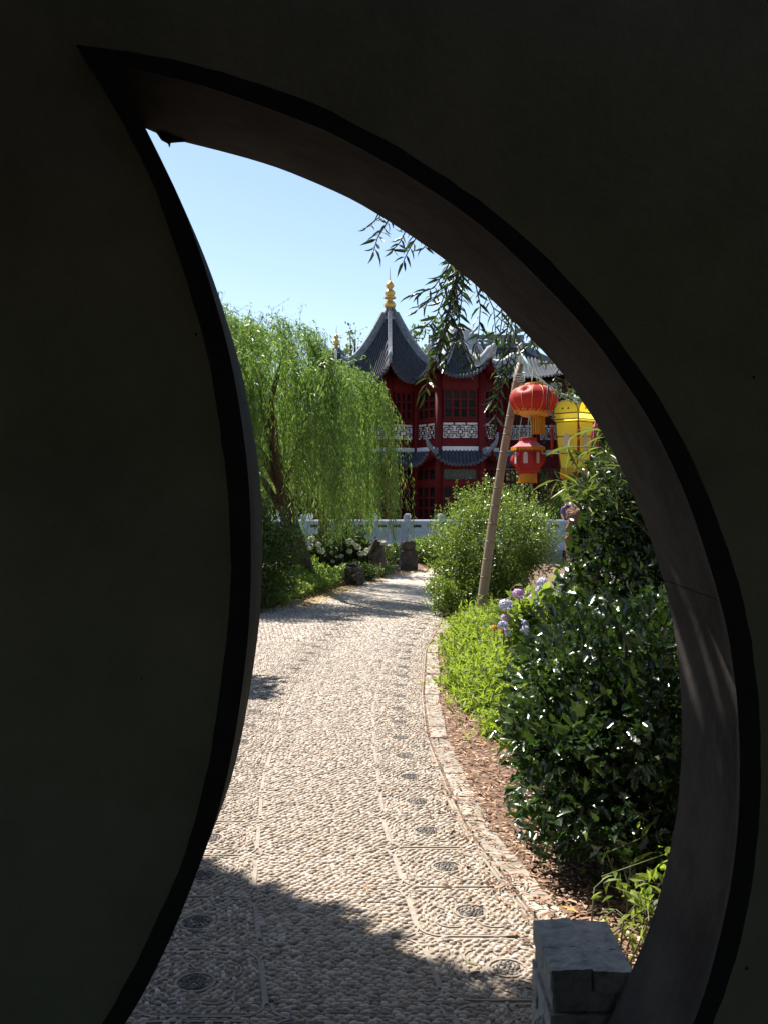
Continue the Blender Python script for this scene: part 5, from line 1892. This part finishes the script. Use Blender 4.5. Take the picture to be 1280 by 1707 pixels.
# red-brown litter along the far left path edge
n_ = 2600
yy = rng.uniform(14.5, 23.2, n_)
xx = np.array([float(Xbed(q)) for q in yy]) + rng.normal(.05, .16, n_)
S = np.column_stack([rng.uniform(.012, .025, n_), rng.uniform(.03, .07, n_), np.full(n_, .01)])
o = batch('leaf_litter', CHIP, CHIP_F, frames(rng.normal(0, 1, (n_, 3)) * np.array([1, 1, .1]), rng.normal(0, .2, (n_, 3)) + np.array([0, 0, 1])), S, np.column_stack([xx, yy, rng.uniform(.006, .02, n_)]), M['dry_leaf'], None, 'stuff')
tag(o, 'red-brown leaf litter along the far left edge of the path', 'litter')

# rust-brown rockery stone right of the privet
rk = thing('rockery_stone', 'rust-brown rough rockery stone with an arch below, right of the privet', 'rock', (gx(958, 24), 24, 0))


def rocklump(c, s, seed, parent, mat, name, rough=.25):
    o = rock(name, None, c, s, mat, seed, None, rough)
    attach(o, parent)
    return o


rocklump(at(962, 860, 24), (.24, .2, .19), 21, rk, M['rust_rock'], 'crown_stone', .3)
rocklump(at(953, 880, 24), (.13, .14, .16), 22, rk, M['rust_rock'], 'neck_stone', .3)
rocklump(at(972, 896, 24), (.26, .2, .22), 23, rk, M['rust_rock'], 'lower_stone', .3)
rocklump(at(948, 905, 24), (.10, .15, .26), 24, rk, M['rust_rock'], 'foot_stone', .3)
rocklump(at(968, 928, 24), (.30, .2, .30), 27, rk, M['rust_rock'], 'base_stone', .3)


# ------------------------------------------------------------------ two visitors on the bridge
def person(label, x, y, z, h, shirt, trousers, hairc, facing):
    s = h / 1.75
    root = thing('person', label, 'person', (x, y, z))
    J = dict(pelvis=(0, 0, .95), spine=(0, 0, 1.15), chest=(0, 0, 1.35), neck=(0, .0, 1.50), head=(0, -.01, 1.62), crown=(0, 0, 1.72),
             shl=(-.19, 0, 1.42), ell=(-.25, .03, 1.15), hal=(-.22, -.10, .92), shr=(.19, 0, 1.42), elr=(.25, .02, 1.15), har=(.2, -.14, .98),
             hl=(-.10, 0, .90), kl=(-.11, -.03, .50), al=(-.11, .02, .08), tl=(-.12, -.15, .03), hr=(.10, 0, .90), kr=(.12, .0, .50), ar=(.13, .06, .08), tr=(.14, -.10, .03))
    names = list(J)
    E = [('pelvis', 'spine'), ('spine', 'chest'), ('chest', 'neck'), ('neck', 'head'), ('head', 'crown'), ('chest', 'shl'), ('shl', 'ell'), ('ell', 'hal'), ('chest', 'shr'), ('shr', 'elr'), ('elr', 'har'),
         ('pelvis', 'hl'), ('hl', 'kl'), ('kl', 'al'), ('al', 'tl'), ('pelvis', 'hr'), ('hr', 'kr'), ('kr', 'ar'), ('ar', 'tr')]
    rad = dict(pelvis=.14, spine=.125, chest=.14, neck=.055, head=.095, crown=.07, shl=.06, ell=.042, hal=.035, shr=.06, elr=.042, har=.035, hl=.09, kl=.06, al=.042, tl=.035, hr=.09, kr=.06, ar=.042, tr=.035)
    me = bpy.data.meshes.new('body')
    me.from_pydata([tuple(c * s for c in J[n_]) for n_ in names], [(names.index(a), names.index(c)) for a, c in E], [])
    o = bpy.data.objects.new('body', me)
    COL.objects.link(o)
    o.parent = root
    sk = o.modifiers.new('skin', 'SKIN')
    for i, n_ in enumerate(names):
        me.skin_vertices[0].data[i].radius = (rad[n_] * s, rad[n_] * s * .85)
        me.skin_vertices[0].data[i].use_root = (n_ == 'pelvis')
    o.modifiers.new('sub', 'SUBSURF').render_levels = 2
    skin = surf('skin', [(.3, (.45, .27, .2)), (.7, (.55, .34, .26))], bump=0)
    me.materials.append(skin)
    b = MB()
    b.lathe([(.165 * s, .92 * s), (.16 * s, 1.12 * s), (.175 * s, 1.34 * s), (.20 * s, 1.42 * s), (.13 * s, 1.48 * s), (.07 * s, 1.51 * s)], 12)
    o2 = b.build('shirt', shirt, None, smooth=True)
    o2.data.transform(Matrix.Diagonal((1, .72, 1, 1)))
    for q in (-1, 1):
        bb = MB()
        bb.tube([(q * .18 * s, 0, 1.43 * s), (q * .225 * s, .015 * s, 1.27 * s), (q * .245 * s, .025 * s, 1.16 * s)], [.075 * s, .066 * s, .06 * s], 8)
        s_ = bb.build('sleeve', shirt, None, smooth=True)
        s_.parent = root
    o2.parent = root
    b = MB()
    for q, kk, aa in ((-1, 'kl', 'al'), (1, 'kr', 'ar')):
        b.tube([(q * .08 * s, 0, .97 * s), (q * .10 * s, 0, .86 * s), tuple(c * s for c in J[kk]), (J[aa][0] * s, J[aa][1] * s, .12 * s)], [.11 * s, .105 * s, .075 * s, .06 * s], 8)
    o3 = b.build('trousers', trousers, None, smooth=True)
    o3.parent = root
    b = MB()
    rows = []
    for j in range(7):
        ph = -.25 + (math.pi / 2 + .25) * j / 6
        rows.append([(.098 * s * math.cos(ph) * math.cos(a), .02 * s + .108 * s * math.cos(ph) * math.sin(a), 1.655 * s + .105 * s * math.sin(ph) - (.05 * s if j == 0 and math.sin(a) > 0 else 0)) for a in np.linspace(0, 2 * math.pi, 13)])
    b.grid(rows)
    o4 = b.build('hair', hairc, None, smooth=True)
    o4.parent = root
    b = MB()
    b.tube([(0, -.095 * s, 1.645 * s), (0, -.118 * s, 1.61 * s), (0, -.098 * s, 1.60 * s)], [.008 * s, .014 * s, .01 * s], 6)
    for q in (-1, 1):
        b.tube([(q * .034 * s, -.088 * s, 1.648 * s), (q * .034 * s, -.096 * s, 1.648 * s)], .011 * s, 6)
        b.tube([(q * .098 * s, .0, 1.655 * s), (q * .104 * s, .005, 1.61 * s)], .016 * s, 6)
    b.tube([(-.025 * s, -.09 * s, 1.565 * s), (.025 * s, -.09 * s, 1.565 * s)], .006 * s, 5)
    o5 = b.build('face', skin, None)
    o5.parent = root
    root.rotation_euler.z = facing
    return root


purple = surf('dark_purple_cloth', [(.3, (.05, .025, .08)), (.7, (.09, .05, .13))], bump=.2)
cream = surf('cream_cloth', [(.3, (.5, .45, .4)), (.7, (.62, .57, .5))], bump=.2)
denim = surf('dark_denim', [(.3, (.03, .04, .07)), (.7, (.06, .07, .11))], bump=.2)
brown = surf('brown_hair', [(.3, (.06, .03, .02)), (.7, (.14, .08, .05))], bump=.3)
person('person in a dark purple top behind the balustrade at the right end of the bridge', gx(944.5, 35.2), 35.2, -.02, 1.58, purple, denim, brown, R(25))
person('person in a cream top just right of the one in purple on the bridge', gx(952.5, 35.5), 35.5, -.02, 1.70, cream, denim, brown, R(-30))

# ------------------------------------------------------------------ near willow: crown overhead out of the frame, twigs hanging into the opening
nw = thing('willow_tree', 'near willow whose leafy twigs hang into the top right of the opening', 'tree', (-3.9, 5.6, 0))
MB().tube([(-3.9, 5.6, -.05), (-3.85, 5.5, 1.2), (-3.7, 5.3, 2.6), (-3.3, 5.0, 3.7), (-2.6, 4.8, 4.6), (-1.8, 4.7, 5.0)], [.24, .19, .17, .14, .10, .06], 10).build('trunk', M['bark'], nw, smooth=True)
for pts, r_ in (([(-3.3, 5.0, 3.7), (-2.2, 4.9, 4.15), (-1.0, 4.9, 4.25), (0.1, 5.0, 4.05), (1.2, 5.2, 3.75)], .08), ([(-2.6, 4.8, 4.6), (-2.4, 3.8, 5.2), (-2.2, 3.0, 5.5)], .06), ([(-3.3, 5, 3.7), (-3.6, 6.0, 4.6), (-3.4, 6.5, 5.1)], .06),
                ([(-1.0, 4.9, 4.25), (-.4, 4.3, 4.6), (.0, 3.9, 4.8)], .05), ([(.1, 5.0, 4.05), (.45, 5.1, 3.6), (.52, 5.05, 3.2)], .015)):
    MB().tube(pts, [r_, r_ * .8, r_ * .6, r_ * .4, r_ * .25][:len(pts)], 8).build('branch', M['bark'], nw, smooth=True)
# crown, unseen: outline cut to fit the path shadow and keep the reveal sunlit
n_ = 130000
P = np.column_stack([rng.uniform(-5.2, 1.0, n_), rng.uniform(1.6, 7.4, n_), rng.uniform(4.05, 6.0, n_)])
kx, ky = 0.64 / math.tan(SUN_EL), 0.77 / math.tan(SUN_EL)
sx, sy = P[:, 0] + kx * P[:, 2], P[:, 1] - ky * P[:, 2]
lim = np.interp(sx, [-3.0, -1.6, -.8, -.53, -.23, .07, .2, .3, .47, .8, 1.4], [4.9, 4.55, 4.26, 3.98, 3.72, 3.40, 3.30, 3.2, 3.13, 3.0, 2.7]) - .03 - .05 * np.sin(sx * 23) - .03 * np.sin(sx * 51 + 1)
cx_, cy_ = (P[:, 0] + 2.1) / 3.2, (P[:, 1] - 4.5) / 3.0
inside = (sy < lim) & ((sx < 1.13 + .02 * np.sin(sy * 17)) | ((sy > 1.85) & (sx < 1.25))) & (np.abs(cx_) ** 2.6 + np.abs(cy_) ** 2.6 + (np.abs(P[:, 2] - 4.9) / 1.15) ** 2.6 < 1.0)
P = P[inside]
n_ = len(P)
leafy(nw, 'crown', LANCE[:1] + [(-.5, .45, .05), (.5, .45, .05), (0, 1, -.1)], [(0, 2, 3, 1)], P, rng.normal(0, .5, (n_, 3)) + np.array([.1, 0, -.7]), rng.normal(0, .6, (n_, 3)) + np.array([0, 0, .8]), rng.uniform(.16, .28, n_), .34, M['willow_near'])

# hanging twigs
twigs = [
    ([(668, 330), (654, 352), (641, 378), (630, 395), (623, 418)], 5.0, 12, .105), ([(690, 360), (676, 385), (666, 404), (655, 416)], 5.1, 8, .085), ([(705, 375), (692, 398), (680, 418), (672, 436)], 4.9, 8, .095),
    ([(725, 395), (712, 406), (703, 416)], 5.0, 5, .08), ([(640, 330), (633, 362), (612, 378)], 5.05, 4, .085),
    ([(765, 410), (755, 440), (741, 470), (722, 498), (697, 515)], 5.0, 17, .10), ([(768, 410), (757, 445), (752, 490), (742, 540), (735, 585)], 4.95, 22, .10), ([(770, 410), (765, 450), (757, 500), (748, 545), (726, 580)], 5.05, 22, .10),
    ([(775, 415), (772, 455), (768, 505), (762, 555), (745, 600)], 5.0, 22, .10), ([(780, 425), (790, 465), (800, 510), (797, 555), (790, 590)], 5.1, 16, .10), ([(760, 410), (743, 450), (722, 480), (690, 492)], 4.9, 14, .095),
    ([(790, 440), (806, 480), (822, 515), (826, 560)], 5.05, 10, .09), ([(765, 420), (748, 470), (728, 525), (705, 548)], 5.1, 16, .10), ([(765, 420), (760, 480), (765, 540), (772, 575), (780, 610)], 4.9, 18, .10),
    ([(762, 450), (748, 520), (732, 580), (715, 620), (707, 655)], 5.0, 18, .095), ([(762, 450), (755, 500), (742, 555), (728, 600)], 4.95, 16, .10),
    ([(850, 500), (846, 540), (838, 590), (832, 640), (825, 700)], 4.9, 20, .095), ([(855, 510), (850, 560), (846, 605), (838, 640), (820, 668)], 5.0, 14, .09), ([(858, 520), (858, 560), (850, 600), (836, 620)], 5.1, 12, .09),
    ([(835, 500), (836, 530), (832, 560)], 5.0, 6, .09), ([(880, 540), (886, 570), (896, 590)], 5.0, 6, .08), ([(925, 580), (918, 605), (905, 606)], 5.4, 8, .05), ([(940, 600), (925, 625), (930, 645), (926, 655)], 5.4, 14, .05),
    ([(955, 620), (942, 640), (948, 662)], 5.4, 9, .05), ([(900, 560), (880, 575), (866, 590)], 5.1, 6, .08)]
ps, ds, ns_, sz = [], [], [], []
for pts, Y, nl, s in twigs:
    nl = int(nl * 1.5)
    w = [at(px, py, Y + rng.uniform(-.06, .06)) for px, py in pts]
    top = Vector((w[0].x + .02, 5.1, 3.85 - .05 * abs(w[0].x)))
    w2 = [top, top.lerp(w[0], .6)] + w
    L_ = len(w2)
    MB().tube(w2, [.002 + .003 * (1 - i / L_) for i in range(L_)], 5).build('twig', M['bark'], nw, smooth=True)
    for k in range(nl):
        t = (k + rng.random() * .6) / nl * (len(w) - 1)
        i = min(int(t), len(w) - 2)
        p = w[i].lerp(w[i + 1], t - i)
        dd = (w[i + 1] - w[i]).normalized()
        sd = Vector((1 if k % 2 else -1, rng.normal(0, .7), rng.normal(-.15, .3)))
        ps.append(p); ds.append(np.array(dd) * .75 + np.array(sd) * .65 + rng.normal(0, .15, 3)); ns_.append(rng.normal(0, 1, 3) + np.array([0, -.4, .3])); sz.append(s * rng.uniform(.7, 1.15))
    ps.append(w[-1]); ds.append(np.array((w[-1] - w[-2]).normalized())); ns_.append(rng.normal(0, 1, 3)); sz.append(s)
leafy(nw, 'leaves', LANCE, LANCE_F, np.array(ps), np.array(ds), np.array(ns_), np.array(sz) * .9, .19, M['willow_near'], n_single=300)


# ------------------------------------------------------------------ trees and land beyond the pavilion, unseen side trees added to block sky
def tree(label, x, y, z, h, r, n, mat, leaf=.30, airy=.0, group=None, low=.15):
    t_ = thing('broadleaf_tree', label, 'tree', (x, y, z), group)
    tr = MB()
    tr.tube([(x, y, z - .2), (x + .1, y, z + h * .3), (x - .05, y, z + h * .6), (x, y, z + h * .9)], [h * .028, h * .022, h * .013, h * .004], 8)
    K = int(26 + r * 6)
    C = (x, y, z + h * .62)
    cs = ellipsoid_centers(C, (r, r, h * .38), K, lo=.35, zmin=z + h * low)
    for c in cs[:14]:
        tr.tube([(x, y, z + h * rng.uniform(.25, .6)), tuple(c)], [h * .009, h * .003], 5)
    tr.build('trunk', M['bark'], t_, smooth=True)
    P, D, N = clump_points(cs, rng.uniform(r * .22, r * .42, K), int(n / K), C, up=.1, shell=.5)
    if airy: 
        k_ = rng.random(len(P)) > airy
        P, D, N = P[k_], D[k_], N[k_]
    leafy(t_, 'crown', OVAL, OVAL_F, P, D, N, rng.uniform(leaf * .6, leaf * 1.2, len(P)), .55, mat, zmin=-5)
    return t_


tree('faint thin tree far behind the left slope of the tower roof', gx(592, 70), 70, -.3, 14.6, 1.9, 1500, M['far_green'], .34, .45)
tree('light green tree top showing between the tower and the bay roof', gx(715, 66), 66, -.3, 14.2, 2.2, 3200, M['far_green'], .34)
tree('light green tree behind the openwork ridge of the hall', gx(800, 64), 64, -.3, 12.6, 2.4, 3600, M['far_green'], .34)
tree('full light green tree behind the scroll at the end of the hall ridge', gx(850, 62), 62, -.3, 12.6, 2.6, 4200, M['far_green'], .32)
tree('dense green tree right of the pavilion behind the lanterns', gx(945, 47), 47, -.3, 9.2, 2.6, 5200, M['far_green'], .26)
tree('dense green tree at the far right beyond the bamboo', gx(1030, 42), 42, -.3, 8.0, 2.6, 4600, M['far_green'], .26)
tree('unseen tree added beyond the left side of the opening to block sky light', -6.8, 9.2, 0, 9.0, 2.4, 5200, M['far_green'], .30)  # unseen, added to hold back skylight from the left
tree('second unseen sky-blocking tree added further along the left side', -8.4, 15.2, 0, 9.4, 2.6, 5200, M['far_green'], .30)  # unseen, added to narrow the open sky further along
tree('tall tree standing behind the hall seen through its timber lattice', gx(895, 57), 57, -.3, 8.5, 3.0, 4200, M['far_green'], .30)
tree('small leafy tree just behind the willow, shading the far bend of the path', -1.45, 22.3, 0, 4.5, 1.35, 3600, M['shade_green'], .15)
tree('broad tree left of the pavilion hidden mostly by the willow', gx(470, 60), 60, -.3, 9.0, 3.4, 4200, M['far_green'], .30)
shrub('conifer_shrub', 'light green bushy shrub on the far bank behind the two visitors', 'shrub', (gx(960, 39.5), 39.5, .6), (1.5, .8, 1.5), 160, .4, 44, .13, .4, M['hydrangea'], base=(gx(960, 39.5), 39.5, -.9), nstem=12)
# left of frame: a tree standing beyond the left bed whose shade falls across the paving
tree('slim tree on the left lawn just outside the opening, shading the path', -2.62, 9.55, 0, 4.1, .62, 2600, M['shade_green'], .13)
shrub('far_shrub', 'dense green shrubbery on the far bank seen under the willow', 'shrub', (-6.5, 54.5, .8), (4.2, 1.0, 1.7), 200, .5, 40, .22, .5, M['far_green'], base=(-6.5, 54.5, -.9), nstem=10)
shrub('far_shrub', 'dense green shrubbery on the far bank right of the pavilion', 'shrub', (8.8, 54.5, .8), (4.2, 1.0, 1.7), 200, .5, 40, .22, .5, M['far_green'], base=(8.8, 54.5, -.9), nstem=10)
tree('unseen tree added outside the opening on the right to block sky light', 5.4, 7.6, 0, 8.2, 2.4, 5200, M['far_green'], .30)  # unseen, added to cut sky fill on the near path
tree('unseen high-crowned tree added over the right bed to block sky light', 3.6, 8.2, 0, 9.0, 2.1, 5200, M['far_green'], .30, low=.52)  # unseen, added crown takes skylight off the near paving
tree('second unseen sky-blocking tree added further along the right bed', 7.2, 13.2, 0, 8.6, 2.6, 5200, M['far_green'], .30)  # unseen, added so less sky reaches the near shadow
# far wood closing the view
n_ = 9000
P = np.column_stack([rng.uniform(-90, 90, n_), rng.uniform(84, 96, n_), rng.random(n_) ** .8 * 9 * (.8 + .2 * np.sin(np.linspace(0, 60, n_)))])
sz = rng.uniform(.7, 1.5, n_)
o = batch('far_wood', OVAL, OVAL_F, frames(rng.normal(0, 1, (n_, 3)), rng.normal(0, .7, (n_, 3)) + np.array([0, -.5, .6])), np.column_stack([sz * .6, sz, sz]), P, M['far_green'], None, 'stuff')
tag(o, 'far belt of trees on the horizon beyond the garden', 'trees')
